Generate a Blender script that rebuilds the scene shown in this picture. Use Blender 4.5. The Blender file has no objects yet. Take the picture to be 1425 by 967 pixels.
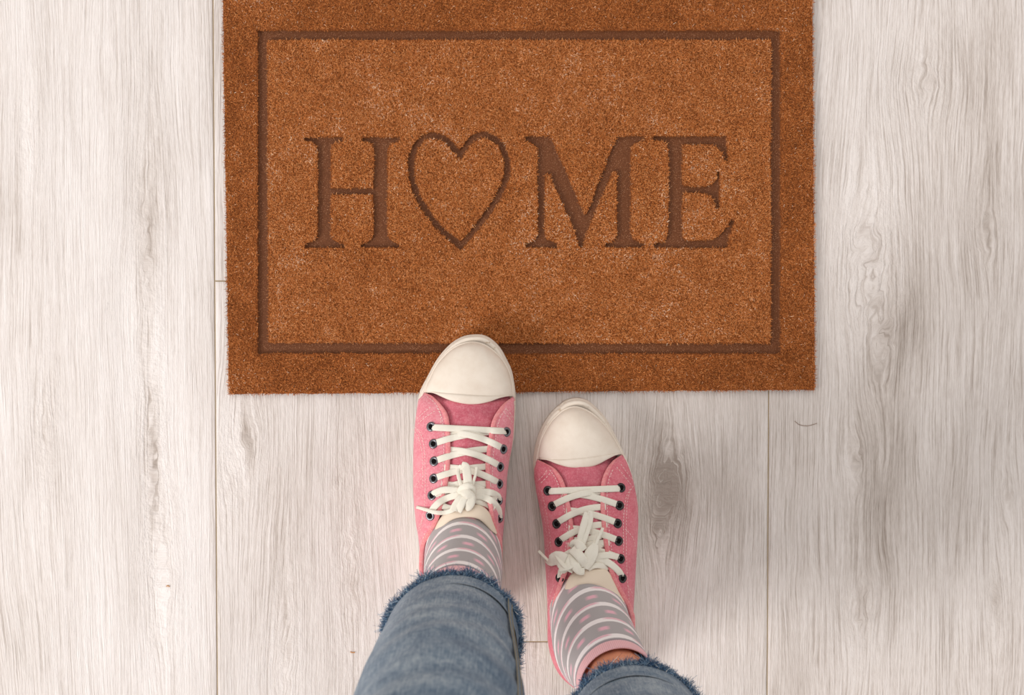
import bpy, bmesh, math, random
import numpy as np
from mathutils import Vector, Matrix
from mathutils.bvhtree import BVHTree

# ------------------------------------------------------------------ camera
W, H = 1425.0, 967.0
FPX = 1890.0                       # focal length in pixels of the 1425 px frame
CAM_Z = 1.35
TILT = math.radians(-1.6)          # looks very slightly back towards the person
scene = bpy.context.scene
COL = scene.collection
cam_data = bpy.data.cameras.new('camera')
cam_data.sensor_fit = 'HORIZONTAL'
cam_data.sensor_width = 36.0
cam_data.lens = FPX / W * 36.0
cam_data.clip_start = 0.02
cam_data.dof.use_dof = True
cam_data.dof.focus_distance = 1.31
cam_data.dof.aperture_fstop = 6.3
cam = bpy.data.objects.new('camera', cam_data)
cam.location = (0, 0, CAM_Z)
cam.rotation_euler = (TILT, 0, 0)
COL.objects.link(cam)
scene.camera = cam

# ------------------------------------------------------------------ light
world = bpy.data.worlds.new('room_light')
scene.world = world
world.use_nodes = True
bg = world.node_tree.nodes['Background']
bg.inputs[0].default_value = (1.0, 0.965, 0.945, 1)
bg.inputs[1].default_value = 0.72

def area(name, loc, target, size, size_y, power, color):
    l = bpy.data.lights.new(name, 'AREA')
    l.shape = 'RECTANGLE'; l.size = size; l.size_y = size_y
    l.energy = power; l.color = color
    o = bpy.data.objects.new(name, l)
    o.location = loc
    o.rotation_euler = (Vector(target) - Vector(loc)).to_track_quat('-Z', 'Y').to_euler()
    COL.objects.link(o)
    return o
area('window_light', (-3.3, -1.9, 2.6), (0.0, -0.1, 0.0), 1.5, 1.5, 132, (1.0, 0.965, 0.945))
area('ceiling_light', (-0.3, 1.7, 2.6), (0.0, 0.0, 0.0), 1.6, 1.0, 14, (1.0, 0.96, 0.92))

vs = scene.view_settings
vs.view_transform = 'Standard'; vs.look = 'None'; vs.exposure = 0.0; vs.gamma = 1.0
vs.use_curve_mapping = False

# ------------------------------------------------------------------ helpers
CT, ST = math.cos(TILT), math.sin(TILT)
def ray(px, py):
    x = (px - W / 2) / FPX; y = -(py - H / 2) / FPX
    return Vector((x, y * CT + ST, y * ST - CT))
def P(px, py, z=0.0):
    d = ray(px, py)
    t = (z - CAM_Z) / d.z
    return Vector((d.x * t, d.y * t, z))
def proj(X, Y, Z):
    dx, dy, dz = X, Y, Z - CAM_Z
    yc = dy * CT + dz * ST
    zc = -dy * ST + dz * CT
    return W / 2 + FPX * dx / (-zc), H / 2 - FPX * yc / (-zc)

def lin(c):
    return tuple(((v / 255.0) / 12.92 if v / 255.0 <= 0.04045 else ((v / 255.0 + 0.055) / 1.055) ** 2.4) for v in c)
def rgba(c): return lin(c) + (1.0,)

def catmull(pts, n):
    pts = [np.array(p, float) for p in pts]
    ext = [2 * pts[0] - pts[1]] + pts + [2 * pts[-1] - pts[-2]]
    out = []
    m = len(pts) - 1
    for i in range(n):
        t = i / (n - 1) * m
        k = min(int(t), m - 1); f = t - k
        p0, p1, p2, p3 = ext[k:k + 4]
        out.append(0.5 * ((2 * p1) + (p2 - p0) * f + (2 * p0 - 5 * p1 + 4 * p2 - p3) * f * f + (3 * p1 - p0 - 3 * p2 + p3) * f ** 3))
    return out
def resample(pts, n, closed=False):
    a = np.array(pts, float)
    if closed: a = np.vstack([a, a[:1]])
    d = np.r_[0, np.cumsum(np.linalg.norm(np.diff(a, axis=0), axis=1))]
    s = np.linspace(0, d[-1], n + 1)[:-1] if closed else np.linspace(0, d[-1], n)
    return np.stack([np.interp(s, d, a[:, k]) for k in range(a.shape[1])], 1)

def hash2(ix, iy, seed):
    v = np.sin(ix * 127.1 + iy * 311.7 + seed * 74.7) * 43758.5453
    return v - np.floor(v)
def vnoise(x, y, seed=0):
    ix, iy = np.floor(x), np.floor(y)
    fx, fy = x - ix, y - iy
    fx = fx * fx * (3 - 2 * fx); fy = fy * fy * (3 - 2 * fy)
    a = hash2(ix, iy, seed); b = hash2(ix + 1, iy, seed)
    c = hash2(ix, iy + 1, seed); d = hash2(ix + 1, iy + 1, seed)
    return (a * (1 - fx) + b * fx) * (1 - fy) + (c * (1 - fx) + d * fx) * fy
def fbm(x, y, seed=0, o=4):
    s = 0; amp = 0.5; t = 0
    for k in range(o):
        s = s + amp * vnoise(x * 2 ** k, y * 2 ** k, seed + k * 13); t += amp; amp *= 0.5
    return s / t

def mesh_obj(name, verts, faces, mat=None, parent=None, smooth=True, uvs=None, attrs=None, mats=None, fmat=None):
    me = bpy.data.meshes.new(name)
    me.from_pydata([tuple(v) for v in verts], [], [tuple(int(i) for i in f) for f in faces])
    finish(me, mat, smooth, attrs, mats, fmat)
    if uvs is not None:
        uvl = me.uv_layers.new(name='UVMap')
        idx = np.zeros(len(me.loops), dtype=np.int32); me.loops.foreach_get('vertex_index', idx)
        uvl.data.foreach_set('uv', np.array(uvs, dtype=np.float32)[idx].ravel())
    return link(name, me, parent)
def finish(me, mat, smooth, attrs=None, mats=None, fmat=None):
    for m in (mats or [mat]):
        if m: me.materials.append(m)
    if fmat is not None: me.polygons.foreach_set('material_index', np.array(fmat, dtype=np.int32))
    me.polygons.foreach_set('use_smooth', np.full(len(me.polygons), smooth, dtype=bool))
    for k, v in (attrs or {}).items():
        a = me.attributes.new(k, 'FLOAT', 'POINT')
        a.data.foreach_set('value', np.asarray(v, dtype=np.float32))
    me.update()
def link(name, me, parent=None):
    o = bpy.data.objects.new(name, me)
    COL.objects.link(o)
    if parent: o.parent = parent
    return o
def fast_mesh(name, V, F, mat, parent=None, attrs=None, smooth=False):
    """V (n,3), F (m,k) numpy"""
    me = bpy.data.meshes.new(name)
    n, (m, k) = len(V), F.shape
    me.vertices.add(n); me.vertices.foreach_set('co', np.asarray(V, dtype=np.float32).ravel())
    me.loops.add(m * k); me.loops.foreach_set('vertex_index', F.astype(np.int32).ravel())
    me.polygons.add(m)
    me.polygons.foreach_set('loop_start', np.arange(0, m * k, k, dtype=np.int32))
    finish(me, mat, smooth, attrs)
    me.validate()
    return link(name, me, parent)
def empty(name, loc=(0, 0, 0), parent=None):
    o = bpy.data.objects.new(name, None)
    o.location = loc; o.empty_display_size = 0.1
    COL.objects.link(o)
    if parent: o.parent = parent
    return o
def grid_faces(nr, nc, closed_c=False, off=0, flip=False):
    F = []
    for i in range(nr - 1):
        for j in range(nc if closed_c else nc - 1):
            a = off + i * nc + j; b = off + i * nc + (j + 1) % nc
            c = off + (i + 1) * nc + (j + 1) % nc; d = off + (i + 1) * nc + j
            F.append((a, d, c, b) if flip else (a, b, c, d))
    return F

# ------------------------------------------------------------------ materials
class Mat:
    def __init__(s, name, rough=0.6, spec=0.4):
        s.m = bpy.data.materials.new(name); s.m.use_nodes = True
        s.t = s.m.node_tree; s.b = s.t.nodes['Principled BSDF']
        s.b.inputs['Roughness'].default_value = rough
        s.b.inputs['Specular IOR Level'].default_value = spec
    def n(s, kind, **kw):
        nd = s.t.nodes.new(kind)
        for k, v in kw.items():
            if k.startswith('i_'):
                key = k[2:].replace('_', ' ')
                nd.inputs[int(key) if key.isdigit() else key].default_value = v
            else: setattr(nd, k, v)
        return nd
    def l(s, a, b): s.t.links.new(a, b)
    def math(s, op, a, b=None, c=None, clamp=False):
        nd = s.t.nodes.new('ShaderNodeMath'); nd.operation = op; nd.use_clamp = clamp
        for i, v in enumerate((a, b, c)):
            if v is None: continue
            if isinstance(v, (int, float)): nd.inputs[i].default_value = v
            else: s.l(v, nd.inputs[i])
        return nd.outputs[0]
    def attr(s, name):
        return s.n('ShaderNodeAttribute', attribute_name=name).outputs['Fac']
    def coord(s, scale=(1, 1, 1), kind='Object'):
        tc = s.n('ShaderNodeTexCoord'); mp = s.n('ShaderNodeMapping')
        mp.inputs['Scale'].default_value = scale
        s.l(tc.outputs[kind], mp.inputs['Vector']); return mp.outputs[0]
    def noise(s, vec, scale, detail=3, rough=0.5):
        nd = s.n('ShaderNodeTexNoise'); s.l(vec, nd.inputs['Vector'])
        nd.inputs['Scale'].default_value = scale; nd.inputs['Detail'].default_value = detail
        nd.inputs['Roughness'].default_value = rough
        return nd.outputs['Fac']
    def ramp(s, fac, stops):
        nd = s.n('ShaderNodeValToRGB'); e = nd.color_ramp.elements
        while len(e) < len(stops): e.new(0.5)
        for k, (p, c) in enumerate(stops):
            e[k].position = p; e[k].color = c if len(c) == 4 else rgba(c)
        s.l(fac, nd.inputs[0]); return nd.outputs[0]
    def mix(s, fac, a, b, mode='MIX'):
        nd = s.n('ShaderNodeMix', data_type='RGBA', blend_type=mode)
        for i, v in ((0, fac), (6, a), (7, b)):
            if isinstance(v, (int, float)): nd.inputs[i].default_value = v
            elif isinstance(v, tuple): nd.inputs[i].default_value = v if len(v) == 4 else rgba(v)
            else: s.l(v, nd.inputs[i])
        return nd.outputs[2]
    def comb(s, x, y, z=0.0):
        nd = s.n('ShaderNodeCombineXYZ')
        for i, v in enumerate((x, y, z)):
            if isinstance(v, (int, float)): nd.inputs[i].default_value = v
            else: s.l(v, nd.inputs[i])
        return nd.outputs[0]
    def base(s, c):
        if isinstance(c, tuple): s.b.inputs['Base Color'].default_value = c if len(c) == 4 else rgba(c)
        else: s.l(c, s.b.inputs['Base Color'])
    def bump(s, h, strength=0.5, dist=0.001):
        nd = s.n('ShaderNodeBump'); nd.inputs['Strength'].default_value = strength
        nd.inputs['Distance'].default_value = dist
        s.l(h, nd.inputs['Height']); s.l(nd.outputs[0], s.b.inputs['Normal'])

def mat_plank():
    M = Mat('whitewashed_oak', 0.55, 0.35)
    tc = M.n('ShaderNodeTexCoord'); sep = M.n('ShaderNodeSeparateXYZ')
    M.l(tc.outputs['Object'], sep.inputs[0])
    y = sep.outputs[1]
    g = M.attr('grain'); tone = M.attr('tone'); sd = M.attr('seed'); ro = M.attr('knot')
    pores = M.noise(M.comb(M.math('MULTIPLY', M.math('MULTIPLY', g, M.attr('line_count')), 1.0), M.math('MULTIPLY', y, 11), sd), 1.0, 3, 0.6)
    fine = M.noise(M.comb(M.math('MULTIPLY', g, 1400), M.math('MULTIPLY', y, 90), sd), 1.0, 3, 0.6)
    band = M.noise(M.comb(M.math('MULTIPLY', g, 48), M.math('MULTIPLY', y, 3.0), sd), 1.0, 5, 0.6)
    crack = M.noise(M.comb(M.math('MULTIPLY', g, 210), M.math('MULTIPLY', y, 9), M.math('ADD', sd, 7.3)), 1.0, 4, 0.7)
    blot = M.noise(M.comb(M.math('MULTIPLY', g, 14), M.math('MULTIPLY', y, 5), M.math('ADD', sd, 3.3)), 1.0, 4, 0.55)
    # rippled scraped relief in the knot areas
    cells = M.noise(M.comb(M.math('MULTIPLY', g, 260), M.math('MULTIPLY', y, 150), sd), 1.0, 3, 0.6)
    v = M.math('ADD', M.math('MULTIPLY', M.math('SUBTRACT', band, 0.5), 0.42), tone)
    v = M.math('ADD', v, M.math('MULTIPLY', M.math('SUBTRACT', blot, 0.5), 0.50))
    v = M.math('ADD', v, M.math('MULTIPLY', M.math('SUBTRACT', fine, 0.5), 0.55))
    v = M.math('ADD', v, M.math('MULTIPLY', M.math('SUBTRACT', pores, 0.5), 0.95))
    col = M.ramp(v, [(0.08, (240, 233, 229)), (0.38, (225, 216, 210)), (0.63, (202, 191, 183)), (0.93, (162, 149, 139))])
    p2 = M.ramp(pores, [(0.55, (0, 0, 0)), (0.72, (255, 255, 255))])
    col = M.mix(M.math('MULTIPLY', M.math('MULTIPLY', p2, 0.62), M.math('ADD', M.math('MULTIPLY', tone, 1.3), 0.02, clamp=True)), col, (150, 134, 122))
    c2 = M.ramp(crack, [(0.66, (0, 0, 0)), (0.76, (255, 255, 255))])
    col = M.mix(M.math('MULTIPLY', c2, 0.22), col, (128, 114, 104))
    M.base(col)
    h = M.math('ADD', M.math('MULTIPLY', pores, -0.7), M.math('MULTIPLY', M.math('MULTIPLY', cells, ro), -1.2))
    h = M.math('ADD', h, M.math('MULTIPLY', fine, -0.35))
    M.bump(h, 0.9, 0.0014)
    return M.m
def mat_simple(name, c, rough=0.6, spec=0.4, metal=0.0):
    M = Mat(name, rough, spec); M.base(c); M.b.inputs['Metallic'].default_value = metal
    return M.m
def mat_pile(name, fibre):
    M = Mat(name, 0.85, 0.15)
    t = M.attr('tint')
    v = M.coord()
    big = M.noise(v, 9, 3, 0.6); mid = M.noise(v, 60, 3, 0.6); sm = M.noise(v, 900, 2, 0.6)
    if fibre:
        f = M.math('ADD', t, M.math('MULTIPLY', M.math('SUBTRACT', big, 0.5), 0.35))
        f = M.math('ADD', f, M.math('MULTIPLY', M.math('SUBTRACT', mid, 0.5), 0.45))
        col = M.ramp(f, [(0.0, (118, 62, 20)), (0.35, (182, 104, 48)), (0.65, (212, 132, 70)), (0.93, (232, 166, 108)), (1.0, (248, 222, 192))])
    else:
        f = M.math('ADD', M.math('MULTIPLY', sm, 0.8), M.math('MULTIPLY', M.math('SUBTRACT', mid, 0.5), 0.3))
        col = M.ramp(f, [(0.2, (84, 40, 12)), (0.7, (168, 94, 42))])
    M.base(col)
    M.b.inputs['Sheen Weight'].default_value = 0.15
    M.bump(sm, 0.5, 0.001)
    return M.m
def mat_groove():
    M = Mat('pressed_brown_groove', 0.6, 0.25)
    v = M.coord()
    a = M.noise(v, 1100, 2, 0.6); b = M.noise(v, 30, 3)
    M.base(M.mix(b, M.ramp(a, [(0.36, (84, 44, 18)), (0.60, (122, 70, 36)), (0.70, (206, 158, 122))]), (104, 58, 28)))
    M.bump(a, 0.5, 0.0007)
    sp = M.ramp(M.noise(M.coord((1.3, 1.3, 1.3)), 1300, 1), [(0.69, (0, 0, 0)), (0.75, (255, 255, 255))])
    return M.m
def mat_canvas(name, base, pale, dark, worn=0.5):
    M = Mat(name, 0.9, 0.15)
    v = M.coord()
    wv = M.n('ShaderNodeTexWave', wave_type='BANDS', bands_direction='X'); M.l(v, wv.inputs[0]); wv.inputs['Scale'].default_value = 420; wv.inputs['Distortion'].default_value = 1.0
    wh = M.n('ShaderNodeTexWave', wave_type='BANDS', bands_direction='Y'); M.l(v, wh.inputs[0]); wh.inputs['Scale'].default_value = 420; wh.inputs['Distortion'].default_value = 1.0
    weave = M.math('MULTIPLY', M.math('ADD', wv.outputs['Fac'], wh.outputs['Fac']), 0.5)
    sm = M.noise(v, 700, 3, 0.7); big = M.noise(v, 45, 4, 0.6); fl = M.noise(M.coord((1, 1, 1)), 260, 4, 0.75)
    c = M.mix(M.ramp(big, [(0.35, (0, 0, 0)), (0.7, (255, 255, 255))]), base, dark)
    c = M.mix(M.math('MULTIPLY', M.ramp(M.math('ADD', M.math('MULTIPLY', sm, 0.55), M.math('MULTIPLY', fl, 0.5)), [(0.48, (0, 0, 0)), (0.66, (255, 255, 255))]), worn), c, pale)
    M.base(c)
    M.b.inputs['Sheen Weight'].default_value = 0.2
    M.bump(M.math('ADD', M.math('MULTIPLY', weave, 0.5), sm), 0.5, 0.0006)
    return M.m
def mat_rubber():
    M = Mat('cream_rubber', 0.5, 0.35)
    v = M.coord()
    M.base(M.mix(M.ramp(M.noise(v, 60, 4, 0.6), [(0.4, (0, 0, 0)), (0.8, (255, 255, 255))]), (233, 221, 206), (222, 207, 190)))
    M.bump(M.noise(v, 400, 2), 0.08, 0.001)
    return M.m
def mat_bumper():
    M = Mat('cream_rubber_bumper', 0.55, 0.35)
    v = M.coord()
    n1 = M.noise(M.coord((1, 1, 4)), 170, 3, 0.6)
    M.base(M.mix(M.ramp(n1, [(0.60, (0, 0, 0)), (0.70, (255, 255, 255))]), (230, 218, 203), (194, 172, 146)))
    M.bump(n1, 0.5, 0.0012)
    return M.m
def mat_lace():
    M = Mat('offwhite_cotton_lace', 0.9, 0.15)
    v = M.coord()
    n1 = M.noise(v, 900, 3, 0.7); n2 = M.noise(v, 70, 3)
    M.base(M.mix(M.math('MULTIPLY', n2, 0.7), (242, 237, 224), (218, 210, 192)))
    M.bump(n1, 0.5, 0.0007)
    return M.m
def mat_denim():
    M = Mat('washed_blue_denim', 0.95, 0.1)
    tc = M.n('ShaderNodeTexCoord'); sep = M.n('ShaderNodeSeparateXYZ'); M.l(tc.outputs['UV'], sep.inputs[0])
    u, vv = sep.outputs[0], sep.outputs[1]
    st = M.noise(M.comb(M.math('MULTIPLY', u, 340), M.math('MULTIPLY', vv, 60), 0), 1.0, 4, 0.7)
    tw = M.noise(M.coord(), 260, 5, 0.8)
    big = M.noise(M.coord(), 38, 5, 0.75)
    crease = M.noise(M.comb(M.math('MULTIPLY', u, 3.0), M.math('MULTIPLY', vv, 42), 2.0), 1.0, 3, 0.6)
    f = M.math('ADD', M.math('MULTIPLY', st, 0.36), M.math('MULTIPLY', tw, 0.32))
    f = M.math('ADD', f, M.math('MULTIPLY', big, 0.26)); f = M.math('ADD', f, M.math('MULTIPLY', crease, 0.22))
    # the front of the leg is coloured paler than its sides
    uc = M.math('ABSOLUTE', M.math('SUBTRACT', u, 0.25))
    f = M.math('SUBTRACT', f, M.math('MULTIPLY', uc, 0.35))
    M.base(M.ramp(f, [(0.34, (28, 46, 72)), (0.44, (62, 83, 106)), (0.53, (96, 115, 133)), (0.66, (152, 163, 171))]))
    M.b.inputs['Sheen Weight'].default_value = 0.25
    M.bump(M.math('ADD', tw, M.math('MULTIPLY', st, 0.6)), 0.5, 0.0012)
    return M.m
def mat_fray():
    M = Mat('frayed_denim_threads', 0.95, 0.1)
    M.base(M.ramp(M.attr('tint'), [(0.0, (30, 50, 80)), (0.4, (62, 90, 122)), (0.75, (110, 136, 160)), (0.93, (160, 178, 192)), (1.0, (232, 232, 228))]))
    return M.m
def mat_sock(period, v0, cuff0, skew):
    """UV: u around the leg in turns (front at 0.25), v metres along the front"""
    M = Mat('striped_sock_knit', 0.95, 0.12)
    tc = M.n('ShaderNodeTexCoord'); sep = M.n('ShaderNodeSeparateXYZ'); M.l(tc.outputs['UV'], sep.inputs[0])
    u, v = sep.outputs[0], sep.outputs[1]
    ph = M.math('DIVIDE', M.math('SUBTRACT', v, v0), period)
    fr = M.math('FRACT', ph); row = M.math('FLOOR', ph)
    def band(x, lo, hi, soft=0.02):
        a = M.math('DIVIDE', M.math('SUBTRACT', x, lo), soft, clamp=True)
        b = M.math('DIVIDE', M.math('SUBTRACT', hi, x), soft, clamp=True)
        return M.math('MULTIPLY', a, b)
    white = band(fr, 0.0, 0.26)
    pinkline = band(fr, -0.04, 0.12)
    dash_u = M.math('FRACT', M.math('ADD', M.math('MULTIPLY', u, 9.0), M.math('MULTIPLY', row, 0.5)))
    dash = M.math('MULTIPLY', band(fr, 0.50, 0.76, 0.06), band(dash_u, 0.22, 0.74, 0.16))
    d2 = M.math('FRACT', M.math('ADD', M.math('MULTIPLY', u, 5.0), M.math('ADD', M.math('MULTIPLY', row, 0.5), 0.45)))
    pinkseg = M.math('MULTIPLY', pinkline, band(d2, 0.2, 0.8, 0.12))
    rib = M.n('ShaderNodeTexWave', wave_type='BANDS', bands_direction='X'); M.l(M.comb(u, 0.0), rib.inputs[0]); rib.inputs['Scale'].default_value = 40
    knit = M.noise(M.comb(M.math('MULTIPLY', u, 500), M.math('MULTIPLY', v, 1400)), 1.0, 2, 0.6)
    grey = M.mix(knit, (180, 174, 173), (158, 151, 151))
    c = M.mix(white, grey, (238, 230, 228))
    c = M.mix(pinkseg, c, (226, 182, 190))
    c = M.mix(dash, c, (228, 176, 188))
    cuff = M.math('DIVIDE', M.math('SUBTRACT', v, cuff0), 0.0008, clamp=True)
    thin = band(v, cuff0 - 0.0015, cuff0 + 0.0008, 0.0006)
    c = M.mix(cuff, c, M.mix(rib.outputs['Fac'], (226, 168, 172), (236, 190, 192)))
    c = M.mix(M.math('MULTIPLY', thin, 0.8), c, (140, 128, 132))
    M.base(c)
    M.b.inputs['Sheen Weight'].default_value = 0.2
    M.bump(M.math('ADD', M.math('MULTIPLY', knit, 0.6), M.math('MULTIPLY', M.math('MULTIPLY', rib.outputs['Fac'], cuff), 1.5)), 0.35, 0.0006)
    return M.m
def mat_skin():
    M = Mat('skin', 0.5, 0.4); v = M.coord()
    M.base(M.mix(M.noise(v, 60, 3), (228, 160, 126), (216, 138, 104)))
    M.b.inputs['Subsurface Weight'].default_value = 0.1
    M.b.inputs['Subsurface Radius'].default_value = (0.01, 0.004, 0.002)
    return M.m

m_plank = mat_plank()
m_sub = mat_simple('plank_joint', (172, 152, 122), 0.8, 0.2)
m_pile = mat_pile('coir_pile_base', False)
m_fibre = mat_pile('coir_fibres', True)
m_groove = mat_groove()
m_back = mat_simple('mat_backing', (70, 45, 30), 0.8, 0.2)
m_rubber = mat_rubber(); m_bumper = mat_bumper()
m_lace = mat_lace()
m_denim = mat_denim(); m_fray = mat_fray(); m_skin = mat_skin()
m_seam = mat_simple('denim_seam_thread', (142, 134, 116), 0.9, 0.1)
m_stitch = mat_simple('pale_stitch_thread', (238, 206, 200), 0.9, 0.1)
m_hole = mat_simple('eyelet_hole_dark', (18, 14, 14), 0.9, 0.1)
m_lining = mat_canvas('salmon_lining', (206, 130, 112), (226, 168, 150), (190, 110, 92), 0.4)
m_tonguetip = mat_simple('cream_tongue_edge', (228, 211, 190), 0.75, 0.25)

# ------------------------------------------------------------------ floor
floor_pts = [(-1.35, -1.35, -0.012), (1.35, -1.35, -0.012), (1.35, 1.35, -0.012), (-1.35, 1.35, -0.012),
             (-1.35, -1.35, -0.0009), (1.35, -1.35, -0.0009), (1.35, 1.35, -0.0009), (-1.35, 1.35, -0.0009)]
floor = mesh_obj('floor', floor_pts, [(3, 2, 1, 0), (4, 5, 6, 7), (0, 1, 5, 4), (1, 2, 6, 5), (2, 3, 7, 6), (3, 0, 4, 7)], m_sub, smooth=False)
floor['kind'] = 'structure'

KNOTS = [  # px, py, radius m, stretch, darkness
    (205, 330, 0.010, 7, 0.10), (210, 585, 0.005, 9, 0.34), (216, 670, 0.006, 9, 0.16), (228, 800, 0.010, 5, 0.06),
    (62, 590, 0.008, 4, 0.10), (40, 190, 0.007, 4, 0.07), (345, 612, 0.013, 2.2, 0.24), (318, 668, 0.008, 3, 0.14),
    (930, 672, 0.020, 2.0, 0.34), (927, 685, 0.004, 4.5, 0.7), (915, 735, 0.011, 2.5, 0.16), (470, 668, 0.003, 2, 0.2), (490, 780, 0.012, 6, 0.12),
    (1290, 112, 0.016, 1.6, 0.06), (1205, 360, 0.020, 3.0, 0.02), (1230, 470, 0.014, 3.5, 0.10), (1190, 640, 0.010, 3, 0.1),
    (1195, 840, 0.012, 2.4, 0.08), (1402, 690, 0.008, 3.5, 0.14), (1385, 840, 0.005, 5, 0.30), (1372, 330, 0.010, 3, 0.10),
    (745, 905, 0.005, 2, 0.1), (1100, 150, 0.009, 6, 0.05), (400, 900, 0.01, 5, 0.08)]
SMUDGE = [  # px,py, sx, sy (px), amount : long stains of the decor print
    (205, 300, 22, 190, 0.20), (213, 640, 16, 110, 0.22), (40, 420, 34, 260, 0.12), (60, 860, 40, 140, 0.10),
    (415, 760, 60, 210, 0.20), (500, 620, 20, 120, 0.07), (930, 690, 62, 85, 0.34), (905, 600, 28, 60, 0.16),
    (1005, 640, 30, 120, 0.10), (1275, 440, 26, 85, 0.26), (1235, 560, 34, 130, 0.16), (1290, 260, 40, 120, 0.10),
    (1370, 100, 34, 110, 0.20), (1360, 320, 40, 120, 0.14), (1215, 640, 24, 120, 0.14), (1240, 760, 20, 130, 0.16),
    (1110, 640, 20, 80, 0.08), (1330, 640, 45, 150, 0.09), (1180, 140, 60, 130, -0.06), (1160, 850, 60, 100, 0.04),
    (740, 760, 22, 120, 0.12), (1100, 880, 20, 120, 0.06), (130, 560, 40, 200, 0.03), (265, 800, 25, 200, -0.06)]
def plank(x0, x1, y0, y1, seed, fine=True, base=0.36, gl=0.0006, gr=0.0006, dens=850):
    g = 0.0007
    x0 += gl; x1 -= gr; y0 += g * 0.8; y1 -= g * 0.8
    step = 0.004 if fine else 0.02
    nx = max(3, int((x1 - x0) / step)); ny = max(3, int((y1 - y0) / (step * 1.5)))
    xs = np.r_[x0, np.linspace(x0 + 0.0006, x1 - 0.0006, nx), x1]
    ys = np.r_[y0, np.linspace(y0 + 0.0006, y1 - 0.0006, ny), y1]
    X, Y = np.meshgrid(xs, ys)
    Z = np.zeros_like(X)
    Z[0, :] = Z[-1, :] = -0.0004; 
    if gl > 0.0003: Z[:, 0] = -0.0004
    if gr > 0.0003: Z[:, -1] = -0.0004
    PX, PY = proj(X, Y, 0.0)
    G = X + 0.012 * (fbm(X * 9 + seed, Y * 2.2, seed, 3) - 0.5) * 2 + 0.05 * (fbm(X * 3.5, Y * 1.3 + seed, seed + 5, 2) - 0.5)
    G = G + 0.0030 * (fbm(X * 70, Y * 22, seed + 17, 3) - 0.5) + (0.008 if 1000 > dens > 500 and dens < 700 else 0.003) * (fbm(X * 20 + 3, Y * 7, seed + 23, 3) - 0.5)
    tone = np.full_like(X, base); kn = 0.12 * np.ones_like(X)
    for (kx, ky, a, st, dk) in KNOTS:
        c = P(kx, ky, 0)
        if not (x0 - 0.0 < c.x < x1 + 0.0): continue
        dx, dy = X - c.x, (Y - c.y) / st
        r2 = dx * dx + dy * dy
        G = G - dx * (a * a * 1.0) / (r2 + a * a * 1.5) + 0.5 * a * np.exp(-r2 / (a * a)) * (fbm(X * 150, Y * 90, 5, 3) - 0.5)
        tone += dk * np.exp(-r2 / (a * a * 0.5)) * (0.1 + 1.7 * fbm(X * 200, Y * 60, 3, 3) ** 1.5)
        kn += 0.9 * np.exp(-r2 / (a * a * 5))
    wob = 24 * (fbm(X * 22, Y * 7, seed + 2, 3) - 0.5)
    for (sx_, sy_, ax, ay, am) in SMUDGE:
        c = P(sx_, sy_, 0)
        if not (x0 < c.x < x1): continue
        e = ((PX + wob - sx_) / ax) ** 2 + ((PY - sy_) / ay) ** 2
        tone += am * np.exp(-e)
    tone += 0.16 * (fbm(X * 30, Y * 4, seed + 9, 3) - 0.5)
    n = X.size
    V = np.stack([X.ravel(), Y.ravel(), Z.ravel()], 1)
    r, c_ = X.shape
    i = np.arange(r - 1)[:, None] * c_ + np.arange(c_ - 1)[None, :]
    F = np.stack([i, i + 1, i + 1 + c_, i + c_], -1).reshape(-1, 4)
    rim = np.r_[np.arange(c_), np.arange(1, r) * c_ + c_ - 1, (r - 1) * c_ + np.arange(c_ - 2, -1, -1), np.arange(r - 2, 0, -1) * c_]
    Vb = V[rim].copy(); Vb[:, 2] = -0.0021
    k = len(rim); a = rim; b = np.roll(rim, -1); d = n + np.arange(k); e = n + np.roll(np.arange(k), -1)
    F = np.vstack([F, np.stack([a, d, e, b], 1)])
    V = np.vstack([V, Vb])
    ex = lambda A, q: np.r_[A.ravel(), np.full(k, q)]
    return fast_mesh('plank', V, F, m_plank, floor, {'grain': np.r_[G.ravel(), V[n:, 0]], 'tone': ex(tone, 0.5), 'knot': ex(kn, 0.1), 'seed': np.full(n + k, seed * 3.7), 'line_count': np.full(n + k, float(dens))}, smooth=True)

def fx(px): return P(px, 600, 0).x
def fy(py): return P(712, py, 0).y
xs_seams = [fx(300) - 3 * 0.275, fx(300) - 2 * 0.275, fx(300) - 0.275, fx(300), fx(692), fx(821), fx(1069.5), fx(1069.5) + 0.275, fx(1069.5) + 0.55, fx(1069.5) + 0.825]
joints = [[0.3], [-0.8, 0.62], [0.9, -0.75], [fy(391), -0.9], [fy(893), 0.5], [0.75, -0.7], [0.8, -0.62], [-0.2, 1.0], [0.55, -0.6]]
bases = [0.36, 0.34, 0.28, 0.34, 0.43, 0.44, 0.45, 0.42, 0.40]
DENS = [1000, 1000, 1000, 1050, 980, 980, 640, 660, 900]
for i in range(len(xs_seams) - 1):
    ysj = sorted([-1.3] + joints[i] + [1.3])
    for j in range(len(ysj) - 1):
        vis = 2 <= i <= 6 and ysj[j + 1] > -0.42 and ysj[j] < 0.36
        plank(xs_seams[i], xs_seams[i + 1], ysj[j], ysj[j + 1], i * 3 + j + 1, vis, bases[i],
              0.00005 if i == 5 else 0.0006, 0.00005 if i == 4 else 0.0006, DENS[i])

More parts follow.
